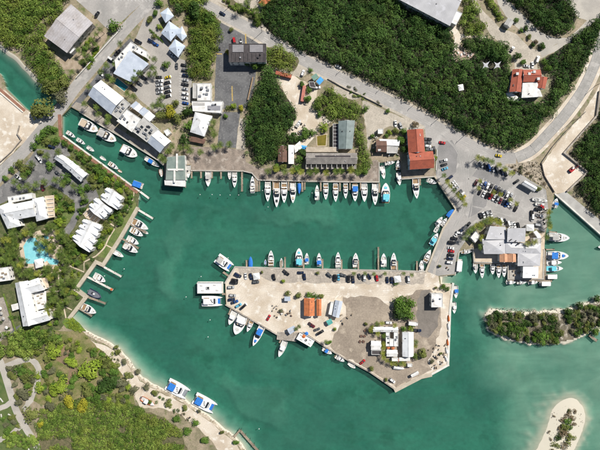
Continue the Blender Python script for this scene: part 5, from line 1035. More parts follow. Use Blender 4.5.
for i, (x, y0, y1, w) in enumerate(((191.6, 170, 178.4, 1.6), (201, 171, 178.4, 1.8), (212, 171, 178.4, 1.6), (221, 171, 179, 1.6), (242, 171, 191.6, 1.9), (256.4, 174, 191.6, 4.2), (259.6, 180, 191.4, 1.0))):
    o = pier((x, y0), (x, y1), w, None); later(o, 'brown timber finger pier' if i < 5 else 'wide timber pier' if i == 5 else 'narrow white edged pier', 'pier', 'in the western north quay', 'pier', 'finger piers', x)
for x, y0, y1, w in ((288.6, 181, 190.6, 1.5), (302.4, 181, 191.8, 2.0), (304.8, 181, 190, 1.2), (320.8, 182, 191.4, 1.6), (340, 182, 191.4, 1.6), (360.6, 182, 190.6, 1.4), (379.4, 183, 192.6, 1.8), (273, 181, 190, 1.2), (350, 182, 190, 1.2)):
    o = pier((x, y0), (x, y1), w, None); later(o, 'narrow timber finger pier', 'pier', 'between boats of north quay row', 'pier', 'finger piers', x)
pier((420, 178), (420, 185.4), 1.8, 'short timber pier beside the boat below the terracotta roof')
for x, y0, y1 in ((246.6, 267, 260), (281, 269, 261), (285, 269, 257), (303.6, 269, 258.6), (322.6, 269, 259), (341.6, 269.6, 259.6), (358.4, 269.6, 260), (378.4, 270, 247), (397.2, 270.6, 261), (417, 271, 261)):
    o = pier((x, y0), (x, y1), 1.7, None); later(o, 'pale timber finger pier', 'pier', 'on the peninsula north side', 'pier', 'finger piers', x)
for a, b_, ll in (((140, 191.6), (149, 198.4), 'small white pier at the end of the red boardwalk'), ((138, 209.6), (153, 218.6), 'upper white pier of the resort seawall'), ((128.6, 223), (146, 232.6), 'narrow pier between the two uppermost resort boats'), ((121, 238), (138.6, 248.4), 'brown pier between the middle resort boats'), ((94, 261.6), (121.4, 276.6), 'long pale pier below the resort lawn'), ((87, 276.6), (113, 290), 'pale pier with an orange end box in front of gardens'), ((85, 296), (105.6, 303.6), 'pier beside the dark inflatable boat'), ((78.4, 308), (92, 316), 'lowest short pier on the resort seawall')):
    pier(a, b_, 2.0, ll, CONC_W if 'white' in ll or 'pale' in ll else TIMBER)
for a, b_, w, ll in (((234, 437), (240.4, 430), 2.0, 'short grey landing linking the sandy shore to a jetty'), ((240, 430.4), (258, 451), 2.4, 'grey L shaped jetty at the bottom edge'), ((223, 272), (230, 277), 2.0, 'small gangway at the upper sailing catamaran'), ((222, 294), (226, 294), 2.0, 'small gangway between the houseboat and peninsula'), ((231, 309), (228.6, 314.6), 1.6, 'finger pier left of the southwestern boats'), ((249, 318), (245.6, 325), 1.6, 'finger pier between the wide motor cat and small boat'), ((265, 328), (262, 333.6), 1.6, 'finger pier beside the long white cruiser'), ((282.6, 336), (279.4, 343), 1.6, 'finger pier below the southern deck'), ((277, 335.6), (297, 337.6), 8.0, 'wide timber deck on the southern quay edge'), ((474, 262.8), (508, 263.6), 2.0, 'long boardwalk along the marina boats'), ((473.4, 247), (474, 263), 1.8, 'short boardwalk at the western marina basin'), ((508, 280), (552, 281), 2.0, 'pale boardwalk along the southern marina boats'), ((545, 280), (544.6, 249), 2.6, 'boardwalk along the eastern side of marina building'), ((549, 231.6), (557, 232.6), 1.4, 'short pier above the upper marina tour boat'), ((545, 249.6), (554.6, 249.6), 1.4, 'short pier above the lower marina tour boats'), ((401, 160), (402.4, 178), 2.0, 'dark timber walkway beside the terracotta building'), ((379.6, 162), (401, 158.8), 1.8, 'timber walkway at the head of the small boat basin'), ((589.6, 335), (597, 341), 2.6, 'small wooden landing on the south shore of mangrove island')):
    pier(a, b_, w, ll, TIMBER if w < 5 else CONC_D, piles=w < 3, z=.95 if w < 5 else 1.3)
tag(MB().obox(*W((111.4, 289.4), 1.3), 1.4, 1.4, .95, 1.5, .4).build('dock_box', mat('orange_box', (.6, .14, .04), None, 1)), 'small orange box at the end of the pale pier', 'dock box')

# ------------------------------------------------------------------ boats (bow towards +X)
GEL = mat('white_gelcoat', (.78, .78, .77), (.7, .7, .69), .8, rough=.25, grain=.03, spec=.5)
GEL2 = mat('cream_gelcoat', (.68, .66, .6), (.6, .58, .52), .8, rough=.3, grain=.04)
DECKM = mat('pale_deck', (.6, .59, .56), (.5, .49, .46), 1, rough=.7, grain=.1)
TEAK = mat('teak_deck', (.34, .22, .12), (.26, .17, .09), 1.2, rough=.7, grain=.15)
SEATM = mat('tan_cushion', (.55, .45, .33), None, 2, rough=.8)
NAVY = mat('navy_hull', (.02, .03, .07), None, 1, rough=.3, grain=.03)
BLUEC = mat('blue_canvas', (.02, .15, .52), (.03, .2, .6), 1, rough=.8, grain=.1)
AQUA = mat('aqua_canvas', (.12, .5, .6), (.16, .56, .66), 1, rough=.8, grain=.08)
BLKC = mat('black_cushion', (.03, .03, .035), None, 2)
ORANGE = mat('orange_vinyl', (.6, .16, .04), None, 2)
GREYT = mat('grey_hypalon', (.16, .17, .2), None, 2)
ENGB = mat('outboard_cowl', (.05, .05, .055), (.3, .3, .31), 3, rough=.35, grain=.02)
NET = mat('trampoline_net', (.3, .32, .34), (.2, .22, .24), 4, grain=.2)
CAN = {'blue': BLUEC, 'white': GEL, 'aqua': AQUA, 'tan': SEATM, 'grey': RFG, 'navy': NAVY, 'black': BLKC}
def hwf(t, Wd, fine=2.2):
    return Wd/2*(.88+.12*min(t/.35, 1))*max(0, 1-(max(t-.3, 0)/.7)**fine)**.75
def hull(Lb, Wd, fb, mirror=0.0, fine=2.2, n=11):
    m = MB(); v = []; f = []
    for i in range(n):
        t = min(i/(n-1), .995); x = -Lb/2+t*Lb; h = max(hwf(t, Wd, fine), .02); z = fb*(1+.3*t*t)
        v += [(x, -h+mirror, z), (x-.04*Lb*t, -h*.82+mirror, .02), (x-.07*Lb*t, mirror, -.45), (x-.04*Lb*t, h*.82+mirror, .02), (x, h+mirror, z)]
    for i in range(n-1):
        for j in range(4): a_ = i*5+j; f.append((a_, a_+5, a_+6, a_+1)[::-1])
    f.append((0, 1, 2, 3, 4)[::-1]); return m.add(v, f)
def deck_strip(Lb, Wd, fb, t0, t1, k=1.0, dz=0.0, fine=2.2, n=8, mirror=0.0, zfix=None):
    v = []; f = []
    for i in range(n):
        t = min(t0+(t1-t0)*i/(n-1), .99); h = max(hwf(t, Wd, fine)*k, .02); z = (fb*(1+.3*t*t) if zfix is None else zfix)+dz; x = -Lb/2+t*Lb
        v += [(x, -h+mirror, z), (x, mirror, z+.04*(zfix is None)), (x, h+mirror, z)]
    for i in range(n-1):
        a_ = i*3; f += [(a_, a_+3, a_+4, a_+1), (a_+1, a_+4, a_+5, a_+2)]
    return MB().add(v, f)
def gunwale(Lb, Wd, fb, t0, t1, wd, zin, fine=2.2, n=8):
    m = MB()
    for sg in (-1, 1):
        v = []; f = []
        for i in range(n):
            t = t0+(t1-t0)*i/(n-1); h = hwf(t, Wd, fine); z = fb*(1+.3*t*t); x = -Lb/2+t*Lb
            v += [(x, sg*h, z), (x, sg*(h-wd), z+.02), (x, sg*(h-wd), zin)]
        for i in range(n-1):
            a_ = i*3; f += [(a_, a_+3, a_+4, a_+1), (a_+1, a_+4, a_+5, a_+2)]
        m.add(v, f)
    return m
def loft(st, top=.8):                                   # cabin: list of (x, half width, z0, z1)
    v = []; f = []
    for x, h, z0, z1 in st: v += [(x, -h, z0), (x, -h*top, z1), (x, h*top, z1), (x, h, z0)]
    n = len(st)
    for i in range(n-1):
        for j in range(3): a_ = i*4+j; f.append((a_, a_+4, a_+5, a_+1)[::-1])
    f += [(0, 1, 2, 3), tuple(n*4-4+i for i in (3, 2, 1, 0))]; return MB().add(v, f)
def outboards(t, Lb, n, z=.35):
    for i in range(n):
        y = (i-(n-1)/2)*.62
        MB().box(-Lb/2-.75, -Lb/2-.12, y-.2, y+.2, z-.1, z+.55).build('outboard_engine', ENGB, t); MB().box(-Lb/2-.5, -Lb/2-.3, y-.08, y+.08, -.6, z-.1).build('engine_leg', ENGB, t)
def top_on_posts(t, x0, x1, w, z0, z, m, name='canopy_top'):
    MB().prism([(x0, -w*.9), (x0+.2, -w), (x1-.3, -w), (x1, -w*.7), (x1, w*.7), (x1-.3, w), (x0+.2, w), (x0, w*.9)], z, z+.1).build(name, m, t)
    for x in (x0+.3, x1-.35):
        for y in (-w*.8, w*.8): MB().tube((x, y, z0), (x, y, z), .04, n=5).build('canopy_post', STEEL, t)
def make_boat(kind, Lb, Wd, loc, rz, c='white', acc='white', hullm=None, rr=None):
    rr = rr or R; hm = hullm or GEL
    nm = {'cruiser': 'cabin_cruiser', 'yacht': 'motor_yacht', 'console': 'centre_console_boat', 'skiff': 'skiff', 'pontoon': 'pontoon_boat', 'house': 'houseboat', 'cat': 'sailing_catamaran', 'pcat': 'power_catamaran', 'rib': 'inflatable_boat', 'cover': 'covered_boat'}[kind]
    t = thing(nm, None, 'boat', loc, rz)
    fb = .55+.035*Lb
    if kind in ('cruiser', 'yacht', 'console', 'skiff', 'cover', 'pcat'):
        fine = 3.0 if kind == 'pcat' else 2.0
        hull(Lb, Wd, fb, 0, fine).build('hull', hm, t, smooth=True)
        a = {'cruiser': .36, 'yacht': .24, 'console': .74, 'skiff': .82, 'cover': .0, 'pcat': .3}[kind]
        zin = fb*.45
        if a:
            deck_strip(Lb, Wd, fb, 0.02, a, .94, 0, fine, zfix=zin).build('cockpit_floor', AQUA if c == 'aqua' else TEAK if (kind in ('yacht', 'cruiser') and rr.random() < .5) else DECKM, t)
            gunwale(Lb, Wd, fb, 0, a, max(.14, Wd*.07), zin, fine).build('gunwale', hm, t)
        deck_strip(Lb, Wd, fb, a, 1, 1.0, 0.0, fine).build('deck', GEL if hm != GEL2 else GEL2, t)
        if a: MB().box(-Lb/2+a*Lb-.06, -Lb/2+a*Lb, -hwf(a, Wd, fine), hwf(a, Wd, fine), zin-.05, fb*(1+.3*a*a)).build('bulkhead', GEL, t)
        X = lambda q: -Lb/2+q*Lb
    if kind in ('cruiser', 'yacht', 'pcat'):
        ch = {'cruiser': .55, 'yacht': 1.0, 'pcat': 1.1}[kind]; z = fb*1.06
        e = {'cruiser': .74, 'yacht': .66, 'pcat': .66}[kind]; a2 = a+.02
        st = [(X(q), hwf(q, Wd, fine)*(.74 if q < e-.01 else .5), z+.1*q, z+ch*(1 if q < e-.16 else .15)) for q in (a2, (a2+e)/2, e-.16, e)]
        loft(st).build('cabin', GEL, t)
        w0 = hwf(e-.1, Wd, fine)
        loft([(X(e-.25), w0*.9, z+ch*.5, z+ch+.02), (X(e-.17), w0*.86, z+ch*.35, z+ch*.82), (X(e-.075), w0*.66, z+ch*.2, z+ch*.42)], .86).build('windshield', GLASSD, t)
        for s in (-1, 1):
            MB().obox((X(a2)+X(e-.2))/2, s*hwf(.4, Wd, fine)*.71, (e-.22-a2)*Lb, .08, z+ch*.3, z+ch*.68).build('side_window', GLASSD, t)
        # bow hatch, rail and swim platform
        MB().obox(X(.82), 0, .05*Lb, .05*Lb, fb*1.22, fb*1.28+.05).build('deck_hatch', GLASSD if rr.random() < .7 else DECKM, t)
        MB().box(-Lb/2-.06*Lb, -Lb/2, -Wd*.4, Wd*.4, .12, .22).build('swim_platform', TEAK if rr.random() < .5 else GEL, t)
        rl = MB(); pr = None
        for sg in (-1, 1):
            pr = None
            for q in (.55, .68, .8, .9, .985):
                p = (X(q), sg*hwf(q, Wd, fine)*.93, fb*(1+.3*q*q)+.45)
                rl.tube((p[0], p[1], p[2]-.45), p, .02, n=4)
                if pr: rl.tube(pr, p, .02, n=4)
                pr = p
        rl.build('bow_rail', STEEL, t)
        if kind == 'yacht' or kind == 'pcat':
            fz = z+ch
            deck_strip(Lb, Wd, fb, a2+.02, e-.24, .62, 0, fine, zfix=fz+.03).build('flybridge_deck', DECKM if c != 'grey' else TEAK, t)
            gunwale(Lb, Wd*.66, fb, a2+.02, e-.24, .12, fz, fine).build('flybridge_coaming', GEL, t).location = (0, 0, 0)
            MB().box(X(e-.3), X(e-.26), -Wd*.24, Wd*.24, fz, fz+.65).build('flybridge_screen', GLASSD, t)
            for s in (-1, 1): MB().box(X(a2+.08), X(a2+.2), s*Wd*.16-.35, s*Wd*.16+.35, fz+.04, fz+.45).build('helm_seat', SEATM if rr.random() < .5 else GEL2, t)
            MB().obox(X(.74), 0, .11*Lb, Wd*.32, fb*1.1, fb*1.3+.12).build('sun_pad', {'black': BLKC, 'tan': SEATM}.get(acc, AQUA if c == 'aqua' else BLUEC if c == 'blue' else DECKM), t)
            if c != 'white' or kind == 'pcat': top_on_posts(t, X(.1), X(.4), Wd*.36, fz, fz+1.5, CAN[c], 'bimini_top')
        else:
            for s in (-1, 1): MB().box(X(a-.07), X(a-.01), s*Wd*.22-.3, s*Wd*.22+.3, zin, zin+.75).build('helm_seat', SEATM, t)
            MB().box(X(.03), X(.09), -Wd*.36, Wd*.36, zin, zin+.5).build('stern_bench', SEATM if acc == 'tan' else GEL2, t)
            ar = MB(); 
            for s in (-1, 1): ar.box(X(.24), X(.3), s*Wd*.42-.08, s*Wd*.42+.08, fb, fb+1.3)
            ar.box(X(.24), X(.29), -Wd*.42, Wd*.42, fb+1.3, fb+1.42); ar.build('radar_arch', GEL, t)
            if c != 'white': top_on_posts(t, X(.12), X(.42), Wd*.42, fb, fb+1.75, CAN[c], 'bimini_top')
    elif kind == 'console':
        MB().obox(X(.44), 0, .09*Lb, Wd*.3, zin, zin+1.1, 0, .85).build('console', GEL, t)
        MB().obox(X(.49), 0, .05*Lb, Wd*.26, zin+1.0, zin+1.4, 0, .6).build('windshield', GLASSD, t)
        MB().obox(X(.33), 0, .08*Lb, Wd*.34, zin, zin+.75).build('helm_seat', SEATM if acc == 'tan' else GEL2, t)
        MB().obox(X(.63), 0, .1*Lb, Wd*.4, zin, zin+.4).build('bow_seat', GEL2, t)
        if Lb > 6.5 or c != 'white': top_on_posts(t, X(.26), X(.54), Wd*.36, zin, zin+2.0, CAN[c], 't_top')
        outboards(t, Lb, 1 if Lb < 7 else 2 if Lb < 9.5 else 3)
    elif kind == 'skiff':
        for q in (.15, .42, .66): MB().box(X(q)-.18, X(q)+.18, -hwf(q, Wd, 2)*.86, hwf(q, Wd, 2)*.86, zin+.12, zin+.25).build('bench', CAN.get(acc, GEL2) if acc != 'white' else GEL2, t)
        outboards(t, Lb, 1, .25)
    elif kind == 'cover':
        st = [(X(q), max(.05, hwf(q, Wd, 2)*1.01), fb*(1+.3*q*q)+.01, fb*(1+.3*q*q)+.08+.7*math.sin(math.pi*min(q+.12, 1))**.8) for q in (0.01, .15, .35, .55, .75, .9, .985)]
        loft(st, .35).build('cover', CAN[c], t); outboards(t, Lb, 1)
    elif kind == 'pontoon':
        for s in (-1, 1): MB().tube((-Lb/2, s*Wd*.36, .1), (Lb/2, s*Wd*.36, .1), .32, .2, 8).build('pontoon', STEEL, t)
        MB().box(-Lb/2, Lb/2-.3, -Wd/2, Wd/2, .42, .55).build('deck', DECKM, t)
        for s in (-1, 1): MB().box(-Lb/2+.2, Lb/2-.6, s*Wd/2-.05, s*Wd/2+.05, .55, 1.2).build('side_panel', GEL, t)
        for x in (-Lb*.3, Lb*.3): MB().box(x-.6, x+.6, -Wd*.4, -Wd*.15, .55, 1.0).build('bench', SEATM, t); MB().box(x-.6, x+.6, Wd*.15, Wd*.4, .55, 1.0).build('bench', SEATM, t)
        top_on_posts(t, -Lb*.42, Lb*.36, Wd*.48, .55, 2.5, CAN[c], 'canopy_roof'); outboards(t, Lb, 1)
    elif kind == 'house':
        hb = MB().prism([(-Lb/2, -Wd/2), (Lb*.46, -Wd/2), (Lb/2, -Wd*.38), (Lb/2, Wd*.38), (Lb*.46, Wd/2), (-Lb/2, Wd/2)], -.4, .8); hb.build('hull', GEL2, t)
        MB().box(-Lb*.36, Lb*.36, -Wd*.44, Wd*.44, .8, 3.0).build('cabin', GEL, t)
        for s in (-1, 1):
            for i in range(6): MB().obox(-Lb*.3+i*Lb*.12, s*Wd*.44, Lb*.08, .08, 1.5, 2.5).build('window', GLASSD, t)
        MB().box(-Lb*.47, Lb*.45, -Wd*.47, Wd*.47, 3.0, 3.14).build('roof', GEL, t)
        for s in (-1, 1): MB().box(-Lb*.47, Lb*.45, s*Wd*.46-.05, s*Wd*.46+.05, 3.14, 3.9).build('roof_rail', GEL2, t)
        MB().box(-Lb*.02, Lb*.1, -Wd*.12, Wd*.12, 3.14, 4.0).build('stair_hatch', GEL2, t); MB().box(0, Lb*.08, -Wd*.09, Wd*.09, 4.0, 4.04).build('hatch_opening', GLASSD, t)
        for x, y in ((-.3, .2), (-.2, -.25), (.25, .22), (.3, -.2)): MB().obox(x*Lb, y*Wd, 1.6, .7, 3.14, 3.5).build('roof_bench', DECKM if acc == 'white' else CAN[acc], t)
        MB().box(-Lb*.46, -Lb*.38, -Wd*.4, Wd*.4, .8, .86).build('stern_deck', TEAK, t)
    elif kind == 'cat':
        for s in (-1, 1):
            hull(Lb, Wd*.3, 1.15, s*Wd*.35, 2.6).build('hull', GEL, t, smooth=True)
            deck_strip(Lb, Wd*.3, 1.15, .0, 1, 1, 0, 2.6, mirror=s*Wd*.35).build('hull_deck', GEL, t)
            MB().obox(Lb*.28, s*Wd*.35, .7, .7, 1.3, 1.36).build('deck_hatch', GLASSD if s > 0 else NAVY, t)
        MB().box(-Lb*.42, Lb*.26, -Wd*.36, Wd*.36, .75, 1.22).build('bridge_deck', GEL, t)
        MB().box(Lb*.26, Lb*.4, -Wd*.24, Wd*.24, 1.05, 1.1).build('trampoline', NET if acc != 'blue' else BLUEC, t)
        MB().box(Lb*.38, Lb*.41, -Wd*.36, Wd*.36, 1.1, 1.3).build('crossbeam', STEEL, t)
        st = [(-Lb*.14, Wd*.33, 1.2, 2.3), (Lb*.04, Wd*.34, 1.2, 2.35), (Lb*.16, Wd*.26, 1.2, 1.9), (Lb*.24, Wd*.16, 1.2, 1.3)]
        loft(st, .84).build('cabin', GEL, t)
        loft([(Lb*.07, Wd*.3, 1.7, 2.27), (Lb*.15, Wd*.255, 1.55, 1.95), (Lb*.2, Wd*.2, 1.4, 1.62)], .86).build('windshield', GLASSD, t)
        for p, q in ((-.05, .12), (.02, -.1), (-.02, 0)): MB().obox(Lb*p, Wd*q, .8, .6, 2.34, 2.4).build('roof_hatch', GLASSD, t)
        MB().box(-Lb*.4, -Lb*.16, -Wd*.3, Wd*.3, 1.0, 1.04+.19).build('cockpit_floor', TEAK, t)
        top_on_posts(t, -Lb*.4, -Lb*.12, Wd*.27, 1.2, 3.1, CAN[c], 'bimini_top')
        MB().box(-Lb*.47, -Lb*.42, -Wd*.3, Wd*.3, .5, .62).build('dinghy_davit', STEEL, t)
    elif kind == 'rib':
        tb = MB(); pts = [(-Lb/2, Wd*.4), (Lb*.1, Wd*.42), (Lb*.33, Wd*.28), (Lb/2, 0), (Lb*.33, -Wd*.28), (Lb*.1, -Wd*.42), (-Lb/2, -Wd*.4)]
        for p, q in zip(pts, pts[1:]): tb.tube((*p, .45), (*q, .45), .32, n=8)
        tb.build('tube', NAVY if c == 'navy' else GREYT, t)
        MB().prism(pts, -.2, .3).build('hull', GREYT, t); MB().obox(-Lb*.05, 0, 1.1, .9, .3, 1.3).build('console', GEL, t); MB().obox(-Lb*.22, 0, .7, 1.2, .3, .9).build('seat', BLKC, t)
        outboards(t, Lb, 2)
    return t
def boat(px, Lp, Wp, ang, kind, desc, place, c='white', acc='white', hullm=None, zz=0.0):
    """ang: heading of the bow in photo degrees, 0 = right, 90 = down the picture"""
    x, y = W(px, .8+zz)
    t = make_boat(kind, Lp*S, Wp*S, (x, y, zz), -math.radians(ang), c, acc, hullm)
    later(t, desc, 'boat', place, 'boat', 'boats moored in the marina', px[0])
    return t
NQ = 'in the north quay row'
D, U = 90, -90
for a in ((252.5, 184, 16, 5, U, 'cruiser', 'slim white cabin boat with pointed bow'), (267.8, 191.7, 20, 6.2, D, 'cruiser', 'white cabin cruiser'), (276.7, 195, 25, 6.8, D, 'yacht', 'motor yacht with black sun pad', 'white', 'black'),
          (284.2, 192.5, 21, 6.4, D, 'cruiser', 'white cruiser with dark windscreen'), (293, 193, 20.5, 6.2, D, 'yacht', 'white motor yacht with dark cockpit', 'white', 'tan'), (299.2, 188.6, 10.5, 3.6, D, 'cover', 'small boat under bright blue cover', 'blue'),
          (317, 192.5, 15, 4.8, U, 'console', 'narrow white open boat'), (325.8, 191.4, 17, 5.4, D, 'cruiser', 'white cruiser'), (335.6, 193, 18, 5.6, D, 'cruiser', 'white cruiser with tan seats', 'white', 'tan'),
          (345.6, 191, 15.5, 4.8, D, 'cruiser', 'slim white cruiser'), (355, 193, 17, 6.2, D, 'cruiser', 'white cruiser with blue bimini', 'blue'), (364.4, 193, 18, 6.4, D, 'cruiser', 'white sport cruiser'),
          (375, 194.4, 21.5, 6.6, D, 'yacht', 'white motor yacht'), (385.6, 192.4, 19, 8.6, U, 'pcat', 'broad white catamaran with aqua top', 'aqua')):
    boat(a[:2], *a[2:7][:3], a[5], a[6], NQ, *(a[7:])) if False else boat((a[0], a[1]), a[2], a[3], a[4], a[5], a[6], NQ, *(a[7:]))
WQ = 'at the western north quay'
boat((208.2, 178.6), 16, 6.2, D, 'console', 'grey blue boat with wide top', WQ, 'grey'); boat((229.6, 175.6), 8, 3.6, D, 'skiff', 'tiny white skiff', WQ); boat((234.6, 180), 15.5, 5.2, D, 'cruiser', 'white cruiser', WQ)
boat((188.4, 170), 16, 5, D, 'console', 'white work boat beside the green roof', WQ, 'grey')
SB = 'in basin by the terracotta roof'
boat((383, 172.6), 13, 5, 80, 'console', 'white open boat', SB); boat((389.8, 162.8), 10, 4.2, -8, 'cruiser', 'white boat lying crosswise', SB); boat((398, 165), 9.5, 4.6, U, 'cruiser', 'short white boat', SB); boat((399, 179), 13, 5, 84, 'console', 'white boat with open cockpit', SB, 'white', 'tan')
boat((416, 188.8), 20, 7, 86, 'yacht', 'large white yacht moored bow outwards', 'below the terracotta roofed building'); boat((432, 181.6), 9.5, 4.8, 20, 'cruiser', 'small white boat in the corner', 'below the diagonal quay')
CN = 'in the narrow canal'
boat((152.5, 162.4), 17, 5, 32, 'console', 'white and blue open boat', CN, 'blue'); boat((161, 173), 8, 4, 80, 'skiff', 'red brown skiff', CN, 'white', 'white', mat('red_brown_hull', (.28, .1, .06), None, 1))
boat((89.5, 126.4), 20.5, 9.4, 28, 'pcat', 'broad tour boat with cream sun top', CN, 'tan', 'tan'); boat((107.6, 136.2), 20.5, 9.4, 28, 'pcat', 'broad tour boat with grey sun top', CN, 'grey', 'tan'); boat((129.6, 152), 18, 9.6, 28, 'pcat', 'broad white motor yacht', CN, 'white')
for a in ((71, 134.6, 10.5, 4.2, 'cruiser'), (81, 141.6, 10, 4, 'cruiser'), (90.6, 149, 8.6, 3.8, 'console'), (103.2, 158.6, 7, 3, 'skiff'), (113.6, 166, 11.5, 4.8, 'cruiser')): boat(a[:2], a[2], a[3], 33, a[4], 'white boat beside the red boardwalk', CN)
boat((120, 171.2), 4.6, 2.4, 33, 'skiff', 'tiny orange dinghy', CN, 'white', 'white', ORANGE); boat((138, 184.6), 11, 5.8, 20, 'pontoon', 'white boat with blue roof', CN, 'blue')
RP = 'at the resort piers'
for a in ((140.6, 225, 18, 7.6, 28, 'yacht', 'large white motor yacht'), (137, 232.6, 14, 6.4, 28, 'cruiser', 'white cruiser with dark windows'), (145.6, 232.4, 6, 3, 28, 'skiff', 'small tender'), (133.2, 241, 13, 6.6, 28, 'cruiser', 'white cruiser'), (131, 248.6, 16, 7, 28, 'yacht', 'white flybridge yacht'), (118.4, 254, 12, 5, 28, 'console', 'small open boat'), (100, 278.4, 13, 7, 30, 'cruiser', 'white boat with grey cockpit'), (94.6, 294.4, 14, 7.6, 28, 'rib', 'dark blue inflatable boat'), (89.4, 309.6, 15.5, 8, 25, 'yacht', 'broad white cruiser')):
    boat(a[:2], a[2], a[3], a[4], a[5], a[6], RP, 'navy' if a[5] == 'rib' else 'white')
PW = 'at the western tip of peninsula'
boat((224.4, 263), 18.5, 11, 36, 'cat', 'catamaran with blue trampolines', PW, 'grey', 'blue'); boat((210, 287.4), 26.5, 11.6, 180, 'house', 'long white roofed party boat', PW); boat((212.4, 301), 21, 10.6, 0, 'cat', 'catamaran below the party boat', PW, 'white', 'blue')
PS = 'along the southern side of peninsula'
for a in ((232, 318, 14.5, 7, 113, 'console', 'white fishing boat', 'white'), (239.4, 324.4, 21.5, 11, 112, 'pcat', 'big broad white motor catamaran', 'white'), (249.6, 326, 12.5, 5, 113, 'cruiser', 'small white boat', 'white'), (257.6, 336, 21.5, 7.2, 115, 'yacht', 'long white cruiser', 'blue'), (282, 349, 17, 6.4, 112, 'console', 'white open boat with dark stern', 'white'), (305.6, 338.6, 18, 8.6, 30, 'house', 'white houseboat with orange deck', 'white'), (327.4, 351, 10.5, 5.4, 32, 'console', 'small white boat with canvas', 'blue'), (340, 358.6, 10.5, 5, 32, 'cruiser', 'small white boat', 'white'), (352, 365.4, 8.6, 4.6, 40, 'skiff', 'white dinghy', 'white')):
    boat(a[:2], a[2], a[3], a[4], a[5], a[6], PS, a[7])
PN = 'on the north side of peninsula'
for a in ((250.6, 261.6, 10.5, 4.4, U, 'cover', 'boat under blue cover', 'blue'), (265.4, 262, 5, 2.4, U, 'skiff', 'tiny tender', 'white'), (271, 258, 15.5, 6, U, 'cruiser', 'white hardtop boat', 'white'), (281.4, 262.4, 8.6, 3.6, U, 'skiff', 'skiff with orange inside', 'white'), (299, 256.8, 17.5, 7.4, U, 'pcat', 'white and aqua catamaran', 'aqua'), (306.8, 258.6, 11.5, 4.6, U, 'console', 'blue topped boat', 'blue'), (319, 259.2, 13, 5, U, 'cruiser', 'blue decked boat', 'blue'), (338, 259.6, 15.5, 5.6, U, 'cruiser', 'white cruiser', 'white'), (355.6, 260, 14.5, 6.2, U, 'yacht', 'white flybridge boat', 'white'), (383.6, 260, 13.5, 6, U, 'console', 'white hardtop boat', 'white'), (393.6, 261, 17, 6.2, U, 'yacht', 'white motor yacht', 'white'), (421.4, 265.8, 11, 5, U, 'console', 'white open boat', 'white'), (427.6, 256, 14, 5.6, -66, 'cruiser', 'white cruiser', 'white'), (434.4, 239, 13.5, 6, -60, 'console', 'aqua topped boat', 'aqua')):
    boat(a[:2], a[2], a[3], a[4], a[5], a[6], PN, a[7], ('blue' if 'orange' not in a[6] else 'tan'))
MQ = 'below the marina car park'
boat((450.6, 213), 9.6, 5, -52, 'cover', 'small boat with blue cover', MQ, 'blue'); boat((439.4, 221), 10, 4.6, -55, 'console', 'white boat in a cluster', MQ); boat((444, 222), 9.6, 4.4, -55, 'cruiser', 'white cabin boat in a cluster', MQ); boat((437, 228.4), 9, 4, -60, 'console', 'white open boat', MQ)
EQ = 'on the eastern quay near the inlet'
boat((458.8, 265.4), 13.6, 5.4, -84, 'pontoon', 'white roofed boat', EQ); boat((455.8, 292), 12.4, 5, D, 'console', 'white boat with blue top', EQ, 'blue'); boat((454.2, 308), 11, 4.6, D, 'console', 'white open boat', EQ)
MB_ = 'around the marina building'
for a in ((466.4, 251.4, 10.5, 5, 0, 'cruiser', 'white boat', 'white'), (475.4, 268, 11, 4.8, D, 'console', 'white boat', 'grey'), (482, 270.6, 15.5, 5, D, 'cruiser', 'long white boat', 'white'), (492.6, 269, 11, 4.8, D, 'cruiser', 'white boat', 'white'), (498.6, 271, 14, 5, D, 'cruiser', 'white cruiser', 'white'), (504, 270.4, 13.5, 4.8, D, 'cruiser', 'white cruiser', 'white'), (511, 282, 9.6, 4.8, 0, 'console', 'white boat', 'white'), (521.6, 282, 9.6, 4.8, 0, 'cruiser', 'white boat', 'white'), (533, 282, 9.6, 4.8, 0, 'console', 'white boat', 'white'), (545.4, 283.6, 11.5, 4.4, 0, 'pontoon', 'white roofed pontoon', 'white'), (551.6, 276.6, 12, 4.4, 0, 'pontoon', 'white roofed pontoon', 'white'),
          (559, 237.4, 20.5, 8.6, 4, 'pcat', 'large tour boat with white deck', 'grey'), (558, 255.6, 20.5, 8.6, 2, 'pcat', 'large tour boat with blue top', 'blue'), (554, 262.4, 15, 5.6, 0, 'console', 'white dive boat', 'white'), (554.6, 268.4, 16.5, 6.4, 0, 'console', 'white dive boat with aqua cockpit', 'aqua'), (555.6, 203, 9.6, 5.6, -75, 'console', 'small boat with blue canvas', 'blue')):
    boat(a[:2], a[2], a[3], a[4], a[5], a[6], MB_, a[7])
CT = 'off the lower left shore'
boat((178, 389), 24, 13.4, 28, 'cat', 'white catamaran with rounded blue bimini', CT, 'blue'); boat((205, 403.2), 24, 13.4, 28, 'cat', 'white catamaran with blue canvas', CT, 'blue', 'blue')
boat((602, 247), 8, 4, 180, 'skiff', 'small white boat cut by the frame edge', 'in the eastern channel')
boat((148, 401.6), 15, 5.6, 28, 'console', 'white and orange boat hauled out', 'on the sand by scrub', 'white', 'tan', ORANGE, zz=G+.4)
boat((298.6, 123.4), 9, 3.6, -60, 'cruiser', 'white boat hauled out', 'in the sandy yard', zz=G+.4)
boat((399, 368), 11, 3.6, 6, 'cover', 'white covered boat hauled out', 'below the beach restaurant', 'white', zz=G+.4)
for p, a_ in (((537, 199.6), 10), ((543, 200.4), 8), ((540, 204), 5)): boat(p, 9, 3.6, a_, 'console', 'white boat on a trailer', 'behind the white marquee', zz=G+.5)
